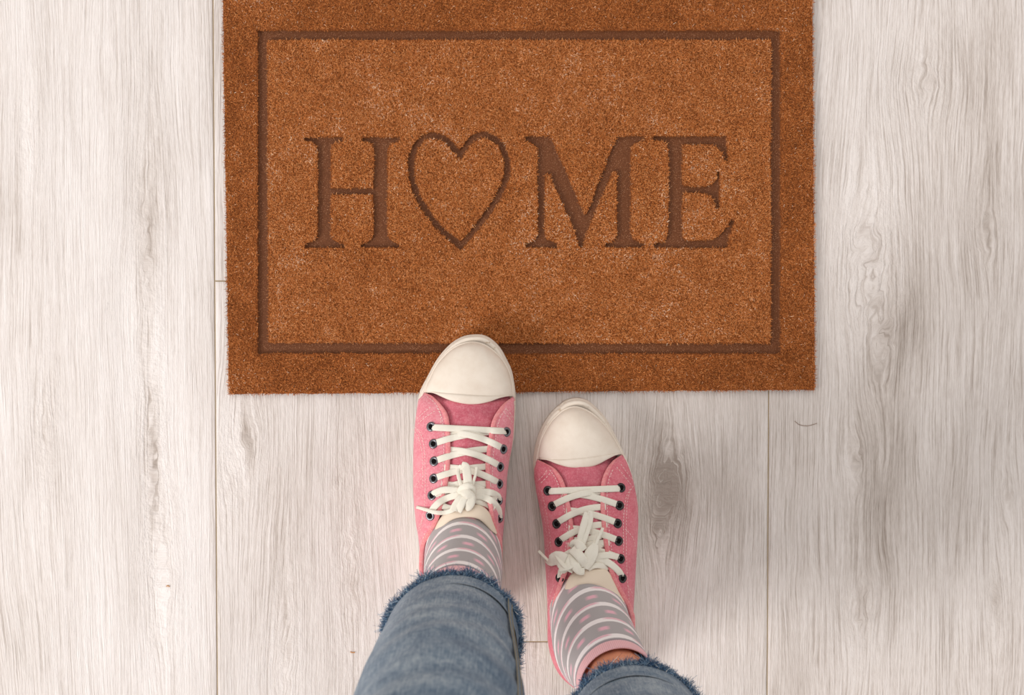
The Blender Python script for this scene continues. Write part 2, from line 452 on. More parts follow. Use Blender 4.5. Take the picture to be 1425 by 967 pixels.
# ------------------------------------------------------------------ doormat
def z7(l): return [(400 + x / 4.191, 160 + y / 4.191) for x, y in l]
def z8(l): return [(700 + x / 4.191, 160 + y / 4.191) for x, y in l]
L_H = z7([(103,131),(325,131),(325,150),(285,160),(262,172),(252,195),(250,428),(505,428),(505,200),(497,172),(475,157),(432,150),(432,131),(655,131),(652,152),(610,165),(590,180),(580,205),(582,690),(592,722),(615,740),(655,752),(657,773),(430,773),(430,753),(470,742),(495,720),(503,690),(503,462),(252,464),(250,690),(258,722),(280,740),(330,752),(330,774),(103,774),(103,755),(145,742),(172,715),(180,690),(178,205),(168,175),(140,156),(103,150)])
L_M = z8([(130,126),(275,126),(470,578),(490,578),(665,126),(820,126),(820,148),(775,160),(750,185),(742,230),(745,690),(755,725),(820,750),(820,772),(597,772),(597,752),(640,738),(662,715),(668,690),(665,345),(650,322),(635,332),(480,700),(462,770),(445,770),(425,690),(290,390),(275,345),(255,333),(243,350),(240,690),(250,725),(315,750),(315,772),(130,772),(130,752),(170,742),(195,720),(203,690),(203,220),(190,180),(165,160),(130,146)])
L_E = z8([(872,126),(1300,126),(1310,270),(1290,264),(1275,217),(1250,187),(1215,170),(1055,170),(1042,182),(1042,408),(1060,418),(1180,420),(1215,405),(1240,375),(1248,335),(1260,335),(1260,548),(1243,542),(1228,492),(1205,464),(1150,452),(1060,455),(1042,470),(1042,715),(1060,732),(1180,732),(1230,725),(1270,700),(1310,650),(1333,610),(1347,620),(1325,690),(1303,773),(882,773),(882,752),(930,742),(955,725),(965,690),(968,205),(955,168),(930,152),(872,144)])
HEART = z7([(1003,238),(965,188),(922,146),(872,124),(822,122),(772,152),(735,212),(720,300),(732,390),(767,490),(830,590),(910,682),(1008,762),(1090,672),(1178,557),(1250,432),(1282,340),(1275,240),(1240,168),(1182,125),(1130,118),(1082,138),(1035,190),(1003,238)])
heart_c = [tuple(p) for p in catmull(HEART[:13], 60)] + [tuple(p) for p in catmull(HEART[12:], 60)][1:]
FR_OUT = [(359.3, 43), (1085.5, 43), (1085.5, 491.5), (359, 491.5)]
FR_IN = [(371.5, 55), (1073.5, 55), (1073, 478.5), (373, 477.5)]

def inpoly(X, Y, poly):
    r = np.zeros(X.shape, bool); n = len(poly)
    for i in range(n):
        x1, y1 = poly[i]; x2, y2 = poly[(i + 1) % n]
        if y1 == y2: continue
        c = ((Y < y1) != (Y < y2)) & (X < (x2 - x1) * (Y - y1) / (y2 - y1) + x1)
        r ^= c
    return r
def near_poly(X, Y, line, w):
    d = np.full(X.shape, 1e9)
    for i in range(len(line) - 1):
        x1, y1 = line[i]; x2, y2 = line[i + 1]
        dx, dy = x2 - x1, y2 - y1
        t = np.clip(((X - x1) * dx + (Y - y1) * dy) / (dx * dx + dy * dy + 1e-9), 0, 1)
        d = np.minimum(d, np.hypot(X - x1 - t * dx, Y - y1 - t * dy))
    return d < w
def region(X, Y):
    """0 pile, 1 frame, 2 H, 3 heart, 4 M, 5 E"""
    wob = 0.8 * (vnoise(X * 0.13, Y * 0.13, 4) - 0.5) * 2
    wob2 = 0.8 * (vnoise(X * 0.13, Y * 0.13, 8) - 0.5) * 2
    X = X + wob; Y = Y + wob2
    r = np.zeros(X.shape, np.int8)
    r[inpoly(X, Y, FR_OUT) & ~inpoly(X, Y, FR_IN)] = 1
    box = (Y > 180) & (Y < 355) & (X > 415) & (X < 1030)
    xs, ys = X[box], Y[box]; rr = np.zeros(xs.shape, np.int8)
    rr[inpoly(xs, ys, L_H)] = 2; rr[near_poly(xs, ys, heart_c, 4.1)] = 3
    rr[inpoly(xs, ys, L_M)] = 4; rr[inpoly(xs, ys, L_E)] = 5
    r[box] = np.maximum(r[box], rr)
    return r
MZ = 0.0054          # height of the pile base; fibres stand about 1.5 mm proud of it
GZ = 0.0019          # floor of the pressed grooves
cor = [P(309.5, -15, 0.005), P(1131, -15, 0.005), P(1134.5, 542.5, 0.005), P(318, 548.5, 0.005)]
ctr = sum(cor, Vector()) / 4
mat_root = empty('doormat', (ctr.x, ctr.y, 0))
mat_root['label'] = 'rust brown coir doormat with HOME lettering, its O a heart, on pale planks'
mat_root['category'] = 'doormat'
def to_mat(V):
    V = np.array(V, float); V[:, 0] -= ctr.x; V[:, 1] -= ctr.y; return V
ca = np.array([[c.x, c.y] for c in cor])
def mat_uv(u, v):   # u right, v down
    u = u[..., None]; v = v[..., None]
    return (ca[0] * (1 - u) + ca[1] * u) * (1 - v) + (ca[3] * (1 - u) + ca[2] * u) * v
NU, NV = 830, 570
U, Vv = np.meshgrid(np.linspace(0, 1, NU), np.linspace(0, 1, NV))
XY = mat_uv(U, Vv)
ex = np.minimum(np.minimum(U, 1 - U) * 0.585, np.minimum(Vv, 1 - Vv) * 0.40)
edge_w = 0.0012 * (vnoise(XY[..., 0] * 70, XY[..., 1] * 70, 2) - 0.5)
XY[..., 0] += edge_w * (np.abs(U - 0.5) > 0.4999) ; XY[..., 1] += edge_w * (np.abs(Vv - 0.5) > 0.4999)
PX, PY = proj(XY[..., 0], XY[..., 1], MZ)
R = region(PX, PY)
Z = MZ + 0.0005 * (fbm(XY[..., 0] * 500, XY[..., 1] * 500, 1, 2) - 0.5) + 0.0006 * (fbm(XY[..., 0] * 60, XY[..., 1] * 60, 7, 2) - 0.5)
Z = np.where(R > 0, GZ + 0.0003 * fbm(XY[..., 0] * 500, XY[..., 1] * 500, 11, 2), Z)
Z[0, :] = Z[-1, :] = 0.0022; Z[:, 0] = Z[:, -1] = 0.0022
VV = to_mat(np.stack([XY[..., 0].ravel(), XY[..., 1].ravel(), Z.ravel()], 1))
i = np.arange(NV - 1)[:, None] * NU + np.arange(NU - 1)[None, :]
Fq = np.stack([i + NU, i + NU + 1, i + 1, i], -1).reshape(-1, 4)
Rf = R.ravel()
fr = np.maximum.reduce([Rf[Fq[:, k]] for k in range(4)])
def submesh(name, sel, mat, label=None):
    F = Fq[sel]; used, inv = np.unique(F.ravel(), return_inverse=True)
    o = fast_mesh(name, VV[used], inv.reshape(-1, 4), mat, mat_root, smooth=True)
    if label: o['label'] = label
    return o
submesh('pile_base', fr == 0, m_pile)
submesh('border_groove', fr == 1, m_groove, 'pressed dark brown border line')
submesh('letter', fr == 2, m_groove, 'pressed dark brown letter H')
submesh('heart', fr == 3, m_groove, 'pressed dark brown heart outline in place of the O')
submesh('letter', fr == 4, m_groove, 'pressed dark brown letter M')
submesh('letter', fr == 5, m_groove, 'pressed dark brown letter E')
# backing slab
bk = []
for z, ins in ((0.0002, 0.0015), (0.0014, 0.0008)):
    for c in cor:
        d = (c - ctr); d.normalize(); bk.append((c.x - ctr.x - d.x * ins, c.y - ctr.y - d.y * ins, z))
mesh_obj('backing', bk, [(0, 1, 2, 3), (7, 6, 5, 4), (0, 4, 5, 1), (1, 5, 6, 2), (2, 6, 7, 3), (3, 7, 4, 0)], m_back, mat_root, smooth=False)

# ------------------------------------------------------------------ shoe outlines (traced in pixels, built at their height)
SHOE_L = dict(
  sole=[(584.5,543),(589.6,532.7),(596,521),(604,506),(614.5,491),(629,476.5),(643.4,468.3),(656,465.5),(672,465.9),(685,472.5),(697,485),(705.5,500.7),(711.7,514),(715.8,532.7),(717.6,549),(717.6,566),(716.8,584),(715.5,607),(712.5,625),(708.8,645),(706,664),(705,685),(703.4,705),(701.8,725),(700,745),(698,767),(696,790),(694,815),(688,842),(672,862),(648,870),(625,867),(605,852),(594,828),(588,800),(585.5,778),(584,761),(582.4,745),(579.5,728),(577,703),(575.6,683),(575.2,662),(575.2,641),(575.4,615.5),(577,594.8),(579.3,574),(582.2,553.4)],
  cap=[(591.7,546),(594,536),(600,524),(608,508),(622.7,491.2),(634,483),(643.4,479),(652,477),(661,476.8),(671,479),(680.6,484),(689,490.5),(697,498.6),(703,507),(707.5,516),(711,527),(712.9,537),(713.8,551)],
  crease=[(592.2,545.2),(605,545.6),(620,547),(640,548.5),(660,550),(684.8,551),(700,550.8),(713.6,550.6)],
  trail=[(592.5,546.2),(603,547),(614.5,552),(629,558),(647.5,561.9),(664,562.2),(680.6,559),(695,554),(706,551.5),(713.4,551.2)],
  out=[(590,548),(582.2,556),(579.3,574),(577,594.8),(575.4,615.5),(575,641),(575,662),(575.2,683),(576.5,703),(579.3,728),(582.4,745),(584,761),(585.5,778),(588,800),(594,828),(605,852),(625,867),(648,870),(672,862),(688,842),(694,815),(696,790),(698,767),(700,745),(701.8,725),(703.2,705),(704.8,685),(705.6,664),(708.6,641),(712.5,622),(714.5,607),(715.5,584),(716,566),(714.5,552)],
  yh=790,
  topL=[(590.5,546.5,.0285),(602,551,.037),(612.4,561.7,.045),(620.7,572,.050),(624.4,582.4,.054),(625.8,594.8,.057),(626.5,615.5,.062),(626.9,625,.064),(626.3,641,.067),(624.8,662,.071),(621.5,680,.075),(617.6,699,.079),(614,712,.081),(608,728,.079),(600,743,.074),(592.5,754,.069),(589.6,766,.066),(589,790,.064)],
  topH=[(593,815,.064),(605,838,.066),(628,850,.070),(648,852,.071),(670,845,.070),(684,827,.066)],
  topR=[(692.5,790,.064),(693.5,766,.066),(693,753,.070),(687.9,740.6,.076),(682.7,724,.080),(679.6,703.4,.080),(677.5,690,.077),(676,668,.073),(676,641,.068),(677.5,630,.066),(679.6,615.5,.062),(681.7,599,.058),(684.8,586.5,.054),(689,577,.050),(697,565.8,.044),(704,559,.038),(713.5,552.5,.0285)],
  eyL=[(600,593.8),(603.3,617.6),(604.3,642),(603.7,666),(601.2,689.4),(598.7,717.5)],
  eyR=[(704.8,601),(700.2,625),(695.7,649.6),(694.7,673.4),(694.3,696.5),(695,721)],
  row1=(594.5, 600.0), topside='R',
  tongue_end=716, dy=0,
  tipo=[(601,747),(606,733),(614,719),(627,707.5),(648,702),(668,703),(681,713),(688,729),(692,741)],
  tipi=[(606,749.5),(612,740),(621,729),(634,721.5),(650,719.5),(665,722),(675,729.5),(684,739),(691,743.5)],
)
SHOE_R = dict(
  sole=[(742,647.5),(742.5,635),(745.2,618.6),(750.3,602),(758.6,585.5),(770,571),(784.5,558.8),(793,555.2),(801,553.6),(810,554.5),(820,558.5),(832,569),(844.4,583.4),(854.8,602),(863,618.6),(872.4,639.3),(879.6,660),(882.8,674.4),(886,690),(888,705.5),(888.5,726),(887.5,751),(885.6,782),(883.5,814),(881.5,840),(880,865),(878,895),(874,925),(862,951),(840,965),(812,963),(791,950),(777,936),(767,915),(762,890),(761.9,849.8),(761.5,835),(760.7,813.7),(758.8,782.7),(757,750),(754.5,726),(750.5,705),(746.2,684.8),(743.3,664)],
  cap=[(748.8,639),(749.3,630),(752.4,615),(756,606),(761.7,595.5),(769,585),(778,576),(786,570.3),(794,567.3),(801,566.6),(809,568.3),(817.5,572),(826,577.5),(834.5,585),(842.4,593.5),(849,602),(856,613),(861,622),(865.5,632)],
  crease=[(749.2,637.8),(763,639),(780,639.6),(797,638.6),(813.4,637),(830,635),(845,632.7),(856,631.4),(865.2,630.8)],
  trail=[(749.6,639),(761.7,640.5),(776,646),(792.7,650.2),(813,650.4),(830,647),(846.5,638.5),(857,633.5),(865.4,631.6)],
  out=[(747.5,641),(743.3,652),(743.2,664),(746.2,684.8),(750.5,705),(754.5,726),(757,750),(758.6,782.7),(760.5,813.7),(761.5,835),(761.8,849.8),(761.9,890),(767,915),(777,936),(791,950),(812,963),(840,965),(862,951),(874,925),(878,895),(880,865),(881.3,840),(882.9,814),(885,782),(887,751),(888.3,726),(887.9,705.5),(885.8,690),(882.7,674.4),(879,660),(872,642),(866,633)],
  yh=884,
  topL=[(748,639.5,.0285),(759.6,645,.037),(772,651.7,.044),(780.3,662,.050),(785.5,672.4,.054),(788.6,684.8,.057),(793.8,705.5,.062),(797.9,732,.067),(798.5,742,.070),(797.5,756,.073),(794,775,.077),(789.6,796,.081),(782.4,813,.079),(777,830,.074),(774.2,842,.069),(773.8,854,.066),(775.5,884,.063)],
  topH=[(779,905,.063),(785,928,.065),(798,945,.069),(818,952,.071),(842,950,.070),(860,935,.067),(872,908,.064)],
  topR=[(878,884,.063),(878,858,.066),(872.5,843,.071),(862,825,.077),(851.7,806,.081),(847.5,793,.080),(842.4,768,.075),(839.3,745.5,.071),(836.8,720.7,.066),(835.8,705.5,.062),(835.8,684.8,.057),(836.8,672.4,.054),(840.3,660,.050),(846,649.6,.044),(854,640,.037),(865.5,632.6,.0285)],
  eyL=[(762.5,682.7),(768.7,704.4),(774.8,728.8),(778,754),(779,779),(779.3,804)],
  eyR=[(864,678.7),(861.8,703.4),(859.2,728.3),(860.6,752.7),(863.5,777.6),(866,804.4)],
  row1=(683.5, 679.5), topside='L',
  tongue_end=806, dy=86,
  tipo=[(779,838),(785,820),(792,802),(805,792),(826,790),(844,793),(853,806),(861,823),(869,837)],
  tipi=[(784,839),(790,827),(798,818),(808,813.6),(822,813),(836,818),(846,825.5),(856,833.5),(867,840)],
)
def zoff_fn(is_left):
    def f(py):
        if not is_left: return 0.0
        if py <= 560: return 0.0072
        return 0.0072 * max(0.0, (850 - py) / 290.0)
    return f

# exclude fibres under the left shoe
foot_poly = SHOE_L['sole']
rng = np.random.default_rng(5)
NF = 440000
u = rng.random(NF); v = rng.random(NF)
xy = mat_uv(u, v)
px, py = proj(xy[:, 0], xy[:, 1], MZ)
keep = (py > -14)
for ox, oy in ((0, 0), (1.3, 0), (-1.3, 0), (0, 1.3), (0, -1.3)): keep &= region(px + ox, py + oy) == 0
fp = np.array(foot_poly); fc = fp.mean(0)
keep &= ~inpoly(px, py, [tuple(fc + (q - fc) * 0.985) for q in fp])
xy = xy[keep]; px = px[keep]; py = py[keep]; n = len(xy)
edge_d = np.minimum(np.minimum(u[keep], 1 - u[keep]) * 0.585, np.minimum(v[keep], 1 - v[keep]) * 0.40)
L = 0.0016 + 0.0022 * rng.random(n)
ang = rng.random(n) * 2 * np.pi
napx = 0.35 * (fbm(xy[:, 0] * 25, xy[:, 1] * 25, 21, 3) - 0.5) * 2; napy = 0.35 * (fbm(xy[:, 0] * 25, xy[:, 1] * 25, 31, 3) - 0.5) * 2
lean = 0.35 + 0.75 * rng.random(n)
dirx = np.cos(ang) * lean + napx; diry = np.sin(ang) * lean + napy
dn = np.sqrt(dirx ** 2 + diry ** 2 + 0.9 ** 2)
D = np.stack([dirx / dn, diry / dn, 0.9 / dn], 1)
base = np.stack([xy[:, 0], xy[:, 1], np.full(n, MZ - 0.0006)], 1)
side = np.stack([-np.sin(ang), np.cos(ang), np.zeros(n)], 1) * (0.00014 + 0.00014 * rng.random(n))[:, None]
mid = base + D * (L * 0.55)[:, None]; tip = base + D * L[:, None] + np.stack([np.cos(ang), np.sin(ang), -0.4 * np.ones(n)], 1) * (L * 0.22)[:, None]
FV = np.stack([base - side, base + side, mid + side * 0.9, mid - side * 0.9, tip + side * 0.35, tip - side * 0.35], 1).reshape(-1, 3)
k = np.arange(n) * 6
FF = np.vstack([np.stack([k, k + 1, k + 2, k + 3], 1), np.stack([k + 3, k + 2, k + 4, k + 5], 1)])
inner = inpoly(px, py, [(366, 49), (1079, 49), (1079, 485), (366, 485)])
tint = 0.42 + 0.26 * rng.standard_normal(n) + np.where(inner, 0.10, -0.08)
tint = np.where(rng.random(n) < 0.004, 1.4, np.clip(tint, 0.02, 0.92))
fib = fast_mesh('pile_fibres', to_mat(FV), FF, m_fibre, mat_root, {'tint': np.repeat(tint, 6)})
fib['kind'] = 'stuff'

# ------------------------------------------------------------------ ribbons, tubes
def ribbon(pts, width, thick, nrm=Vector((0, 0.26, 0.966)), taper=None, twist=None, pinch=1.0):
    V, F = [], []
    n = len(pts); K = 8
    prof = [(-1, 0), (-0.86, 0.75), (-0.4, 1.05), (0.4, 1.05), (0.86, 0.75), (1, 0), (0.8, -0.9), (-0.8, -0.9)]
    for i, p in enumerate(pts):
        t = (pts[min(i + 1, n - 1)] - pts[max(i - 1, 0)]).normalized()
        nn = nrm[i] if isinstance(nrm, list) else nrm
        b = t.cross(nn)
        if b.length < 1e-4: b = Vector((1, 0, 0))
        b.normalize(); up = b.cross(t).normalized()
        if twist: 
            a = twist(i / (n - 1)); b, up = b * math.cos(a) + up * math.sin(a), up * math.cos(a) - b * math.sin(a)
        w = width * (taper(i / (n - 1)) if taper else 1.0)
        for (a, c) in prof: V.append(p + b * (a * w / 2) + up * (c * thick / 2))
    F += grid_faces(n, K, True)
    F.append(tuple(range(K))[::-1]); F.append(tuple((n - 1) * K + j for j in range(K)))
    return V, F
class Acc:
    def __init__(s): s.V, s.F, s.A = [], [], []
    def add(s, V, F, a=0.0):
        o = len(s.V); s.V += [Vector(v) for v in V]; s.F += [tuple(i + o for i in f) for f in F]; s.A += [a] * len(V)
        return s

# ------------------------------------------------------------------ person
person = empty('person', (0.02, -0.26, 0))
person['label'] = 'person in frayed blue jeans, striped socks and pink sneakers, stepping onto the doormat'
person['category'] = 'person'
POFF = Vector((0.02, -0.26, 0))
def pm(name, verts, faces, mat, parent=None, **kw):
    """a mesh given in world coordinates, parented in the person's tree"""
    return mesh_obj(name, [Vector(v) - POFF for v in verts], faces, mat, parent or person, **kw)

def eyelet_mesh(mat):
    V, F, fm = [], [], []
    NU_, NW = 20, 8
    for i in range(NU_):
        a = 2 * math.pi * i / NU_
        for j in range(NW):
            b = 2 * math.pi * j / NW
            r = 0.00345 + 0.00125 * math.cos(b)
            V.append((r * math.cos(a), r * math.sin(a), 0.0010 * math.sin(b)))
    for i in range(NU_):
        for j in range(NW):
            F.append((i * NW + j, ((i + 1) % NU_) * NW + j, ((i + 1) % NU_) * NW + (j + 1) % NW, i * NW + (j + 1) % NW)); fm.append(0)
    o = len(V)
    for i in range(NU_):
        a = 2 * math.pi * i / NU_
        V.append((0.0028 * math.cos(a), 0.0028 * math.sin(a), 0.00025))
    F.append(tuple(o + i for i in range(NU_))); fm.append(1)
    me = bpy.data.meshes.new('eyelet'); me.from_pydata(V, [], F)
    finish(me, None, True, mats=[mat, m_hole], fmat=fm)
    return me

def build_shoe(S, is_left, m_can, m_bind, m_vamp, eyemat, label):
    zo = zoff_fn(is_left)
    Q = lambda x, y, z: P(x, y, z + zo(y))
    # ---- U shaped canvas upper
    def side_fn(lst):
        a = sorted([(p[1],) + tuple(p[:1]) + tuple(p[2:]) for p in lst])
        ys = [q[0] for q in a]
        return lambda y: [float(np.interp(y, ys, [q[k] for q in a])) for k in range(1, len(a[0]))]
    out = S['out']; ymax_i = max(range(len(out)), key=lambda i: out[i][1])
    left, right = out[:ymax_i + 1], out[ymax_i:]
    oL = side_fn(left); oR = side_fn(right)
    yh = S['yh']; tL = side_fn(S['topL']); tR = side_fn(S['topR'])
    oc = out[0][1]; o_end = out[-1][1]
    stations = []
    for y in np.linspace(0, 1, 64):
        ty = S['topL'][0][1] + (yh - S['topL'][0][1]) * y; oy = oc + (yh - oc) * y
        x, z = tL(ty); stations.append(((oL(oy)[0], oy), (x, ty, z)))
    oh = [(oL(yh)[0], yh)] + [p for p in left if p[1] > yh + 1] + [p for p in right[1:] if p[1] > yh + 1] + [(oR(yh)[0], yh)]
    th = [tuple([tL(yh)[0], yh, tL(yh)[1]])] + S['topH'] + [tuple([tR(yh)[0], yh, tR(yh)[1]])]
    oh = resample(catmull(oh, 60), 30); th = resample(catmull(th, 60), 30)
    for a, b in list(zip(oh, th))[1:-1]: stations.append(((a[0], a[1]), tuple(b)))
    for y in np.linspace(1, 0, 64):
        ty = S['topR'][-1][1] + (yh - S['topR'][-1][1]) * y; oy = o_end + (yh - o_end) * y
        x, z = tR(ty); stations.append(((oR(oy)[0], oy), (x, ty, z)))
    nu = 14
    V, tl = [], []
    for (o, t) in stations:
        p0 = Q(o[0], o[1], 0.030); pb = Q(o[0], o[1], 0.020); T = Q(*t); tl.append(T)
        cy = t[1] - S['dy']
        k = min(1.0, max(0.0, (cy - 735) / 40.0))            # towards the ankle the wall stands steeper
        for j in range(nu):
            if j == 0: V.append(pb); continue
            uu = (j - 1) / (nu - 2)
            a1 = 1 - math.cos(uu * math.pi / 2); b1 = math.sin(uu * math.pi / 2)
            a = a1 * (1 - k) + (0.75 * a1 + 0.25 * uu * uu) * k
            p = p0.lerp(T, a); p.z = p0.z + (T.z - p0.z) * (b1 * (1 - k) + uu * k)
            wr = (vnoise(p.x * 60 + 5, p.y * 45, 3) - 0.5) * 0.0014 * math.sin(uu * math.pi)
            p.z += float(wr)
            V.append(p)
    F = grid_faces(len(stations), nu)
    me_v, me_f = list(V), list(F)
    shoe = pm('sneaker', V, F, m_can)
    shoe.data.materials.append(m_lining)
    so = shoe.modifiers.new('thickness', 'SOLIDIFY'); so.thickness = 0.0022; so.offset = -1.0; so.material_offset = 1
    shoe['label'] = label
    # consistent outward normals
    bm = bmesh.new(); bm.from_mesh(shoe.data)
    nsum = sum((f.normal.z * f.calc_area() for f in bm.faces))
    if nsum < 0: bmesh.ops.reverse_faces(bm, faces=bm.faces); bm.to_mesh(shoe.data)
    bm.free()
    # ---- vamp / tongue
    y0 = S['trail'][0][1] - 8; y1 = S['tongue_end']
    NR, NC = 60, 15
    TV = []
    for i in range(NR):
        y = y0 + (y1 - y0) * i / (NR - 1)
        xl, zl = tL(max(y, S['topL'][0][1])); xr, zr = tR(max(y, S['topR'][-1][1]))
        q = (y - y0) / (y1 - y0)
        grow = min(1, max(0, q - 0.03) * 12)
        xl -= 7 * grow; xr += 7 * grow
        if q < 0.05: xl += 1; xr -= 1
        crown = 0.006 + 0.0085 * max(0, 1 - abs(q - 0.05) * 5.0)
        for j in range(NC):
            t = -1 + 2 * j / (NC - 1)
            x = xl + (xr - xl) * (t + 1) / 2
            z = zl + (zr - zl) * (t + 1) / 2 - 0.0042 - (0.004 * abs(t) ** 4) + crown * (1 - t * t)
            z += 0.0012 * float(vnoise(np.array(x * 0.12), np.array(y * 0.10), 6) - 0.5)
            TV.append(Q(x, y, z))
    TF = grid_faces(NR, NC, flip=True)
    tg = pm('tongue', TV, TF, m_vamp, shoe_parent(shoe))
    so = tg.modifiers.new('thickness', 'SOLIDIFY'); so.thickness = 0.002; so.offset = -1
    # ---- toe cap
    cap = resample(catmull(S['cap'], 90), 49)
    cr = resample(catmull(S['crease'], 60), 49); tr = resample(catmull(S['trail'], 60), 49)
    CV = []; NK = 16
    def zc(t): return 0.0275 + 0.0225 * math.sqrt(max(0, 1 - t * t)) ** 1.15
    for i in range(49):
        t = -1 + 2 * i / 48
        p0 = Q(cap[i][0], cap[i][1], 0.0275)
        # cap rows run from the rim towards the middle of the trailing edge
        c = cr[i]; zt = zc(t)
        T = Q(c[0], c[1], zt)
        for j in range(NK):
            uu = j / (NK - 1)
            a = 1 - math.cos(uu * math.pi / 2); b = math.sin(uu * math.pi / 2) ** 0.85
            p = p0.lerp(T, a); p.z = p0.z + (T.z - p0.z) * b
            CV.append(p)
    CF = grid_faces(49, NK, flip=False)
    tc = pm('toe_cap', CV, CF, m_rubber, shoe_parent(shoe)); tc['label'] = 'smooth cream rubber toe cap'
    fix_up(tc)
    # cap rear band
    BV = []
    for i in range(49):
        t = -1 + 2 * i / 48; zt = zc(t)
        a = np.array(cr[i]); b = np.array(tr[i])
        for (f, dz) in ((-0.02, -0.002), (0.0, 0.0004), (0.25, 0.0010), (0.85, 0.0008), (1.0, -0.0003), (1.01, -0.004)):
            q = a + (b - a) * f
            BV.append(Q(q[0], q[1], zt + dz + 0.0012 * max(0, f) * (1 - t * t)))
    bd = pm('toe_cap_band', BV, grid_faces(49, 6), m_rubber, shoe_parent(shoe)); fix_up(bd)
    # ---- sole
    NS = 180
    so_px = resample(catmull(S['sole'] + [S['sole'][0]], 400)[:-1], NS, closed=True)
    def ring(z, inset, zpx):
        pts = [P(q[0], q[1], zpx + zo(q[1])) for q in so_px]
        res = []
        for i in range(NS):
            t = pts[(i + 1) % NS] - pts[i - 1]; nrm = Vector((-t.y, t.x, 0)).normalized()
            c = Vector((sum(p.x for p in pts) / NS, sum(p.y for p in pts) / NS, 0))
            if nrm.dot(Vector((pts[i].x - c.x, pts[i].y - c.y, 0))) > 0: nrm = -nrm
            q = pts[i] + nrm * inset; q.z = z + zo(so_px[i][1]); res.append(q)
        return res
    rings = [(0.0002, 0.003, .018), (0.0002, 0.0015, .018), (0.002, 0.0004, .018), (0.012, 0.0006, .018), (0.0125, 0.0000, .018), (0.0215, 0.0003, .018), (0.0222, 0.0012, .018), (0.0235, 0.0014, .018), (0.0262, 0.0022, .018), (0.0272, 0.0032, .018), (0.0268, 0.0062, .018), (0.024, 0.0085, .018)]
    SV = []
    for z, ins, zp in rings: SV += ring(z, ins, zp)
    SF = grid_faces(len(rings), NS, True)
    SF.append(tuple(range(NS))[::-1]); SF.append(tuple((len(rings) - 1) * NS + k for k in range(NS)))
    sl = pm('sole', SV, SF, m_bumper, shoe_parent(shoe)); sl['label'] = 'cream rubber sole and textured toe bumper'
    bm = bmesh.new(); bm.from_mesh(sl.data); bmesh.ops.recalc_face_normals(bm, faces=bm.faces); bm.to_mesh(sl.data); bm.free()
    # raised foxing bead round the toe cap
    bead = [Q(p[0], p[1], 0.0285) for p in resample(catmull(S['cap'], 90), 80)]
    V_, F_ = ribbon(bead, 0.0022, 0.0018, Vector((0, 0, 1)))
    bo = pm('rubber_bead', V_, F_, m_rubber, shoe_parent(shoe))
    # ---- ray target
    allV = [Vector(v) for v in me_v]; allF = list(me_f)
    for (vv, ff) in ((TV, TF), (CV, CF), (BV, grid_faces(49, 6))):
        o = len(allV); allV += vv; allF += [tuple(k + o for k in f) for f in ff]
    bvh = BVHTree.FromPolygons(allV, allF)
    def hit(x, y):
        d = ray(x, y).normalized()
        loc, nn, idx, dist = bvh.ray_cast(Vector((0, 0, CAM_Z)), d)
        if loc is None: loc, nn = P(x, y, 0.05), Vector((0, 0, 1))
        if nn.z < 0: nn = -nn
        return loc, nn
    def on(x, y, dz=0.0):
        loc, nn = hit(x, y)
        return P(x, y, loc.z + dz)
    # ---- binding along the opening edge
    edge = resample([tuple(p) for p in tl], 150)
    edge = [Vector(e) for e in edge]
    def offs(k):   # strip lying just inside the edge
        res = []
        cxy = Vector((sum(e.x for e in edge) / len(edge), sum(e.y for e in edge) / len(edge), 0))
        for i, e in enumerate(edge):
            t = (edge[min(i + 1, len(edge) - 1)] - edge[max(i - 1, 0)]); t.z = 0; t.normalize()
            res.append(e + Vector((t.y, -t.x, 0)) * k)
        return res
    a_, b_ = offs(0.0), offs(0.0022)
    mid_in = min(range(len(edge)), key=lambda i: abs(i - 30))
    # choose the side that points away from the throat
    tx = S['topL'][6][0]; pxm = proj(*b_[30])[0]; pxe = proj(*edge[30])[0]
    sgn = 1 if pxm < pxe else -1
    cl = offs(0.0019 * sgn)
    for c in cl: c.z += 0.0003
    V_, F_ = ribbon([c + Vector((0, 0, -0.0004)) for c in cl], 0.0044, 0.0020, Vector((0, 0.15, 0.98)))
    pm('edge_binding', V_, F_, m_bind, shoe_parent(shoe))
    # ---- eyelets
    em = eyelet_mesh(eyemat)
    for (x, y) in S['eyL'] + S['eyR']:
        loc, nn = hit(x, y)
        nn = (nn + Vector((0, 0, 0.5))).normalized()
        e = bpy.data.objects.new('eyelet', em); COL.objects.link(e); e.parent = shoe
        q = nn.to_track_quat('Z', 'Y')
        e.matrix_parent_inverse = Matrix()
        e.location = loc + nn * 0.0004 - POFF; e.rotation_mode = 'QUATERNION'; e.rotation_quaternion = q
    # ---- straps
    lace = Acc(); LW = 0.0064
    def strap(x0, y0, x1, y1, hi, k=2.3, bow=0.0):
        pts = []
        nseg = 26
        for i in range(nseg):
            s = i / (nseg - 1)
            x = x0 + (x1 - x0) * s; y = y0 + (y1 - y0) * s ** k
            xin0, xin1 = tL(y)[0] + 7, tR(y)[0] - 7
            tuck = (x - xin0) if x1 > x0 else (xin1 - x)          # px inside the throat edge on the tucked side
            xc = max(x, xin0) if x1 > x0 else min(x, xin1)
            zb = on(xc, y).z
            if tuck < 0: zz = zb - 0.0006
            else: zz = zb + 0.0012 + hi * min(1, tuck / 12) * (1 if s < 0.6 else max(0, (1 - s) / 0.4)) - 0.0010 * max(0, 1 - tuck / 8)
            if s > 0.98: zz = on(x, y).z - 0.0022
            elif s > 0.93: zz = on(x, y).z + 0.0004
            pp = P(x, y, zz)
            pts.append(pp)
        # smooth heights
        zs = [p.z for p in pts]
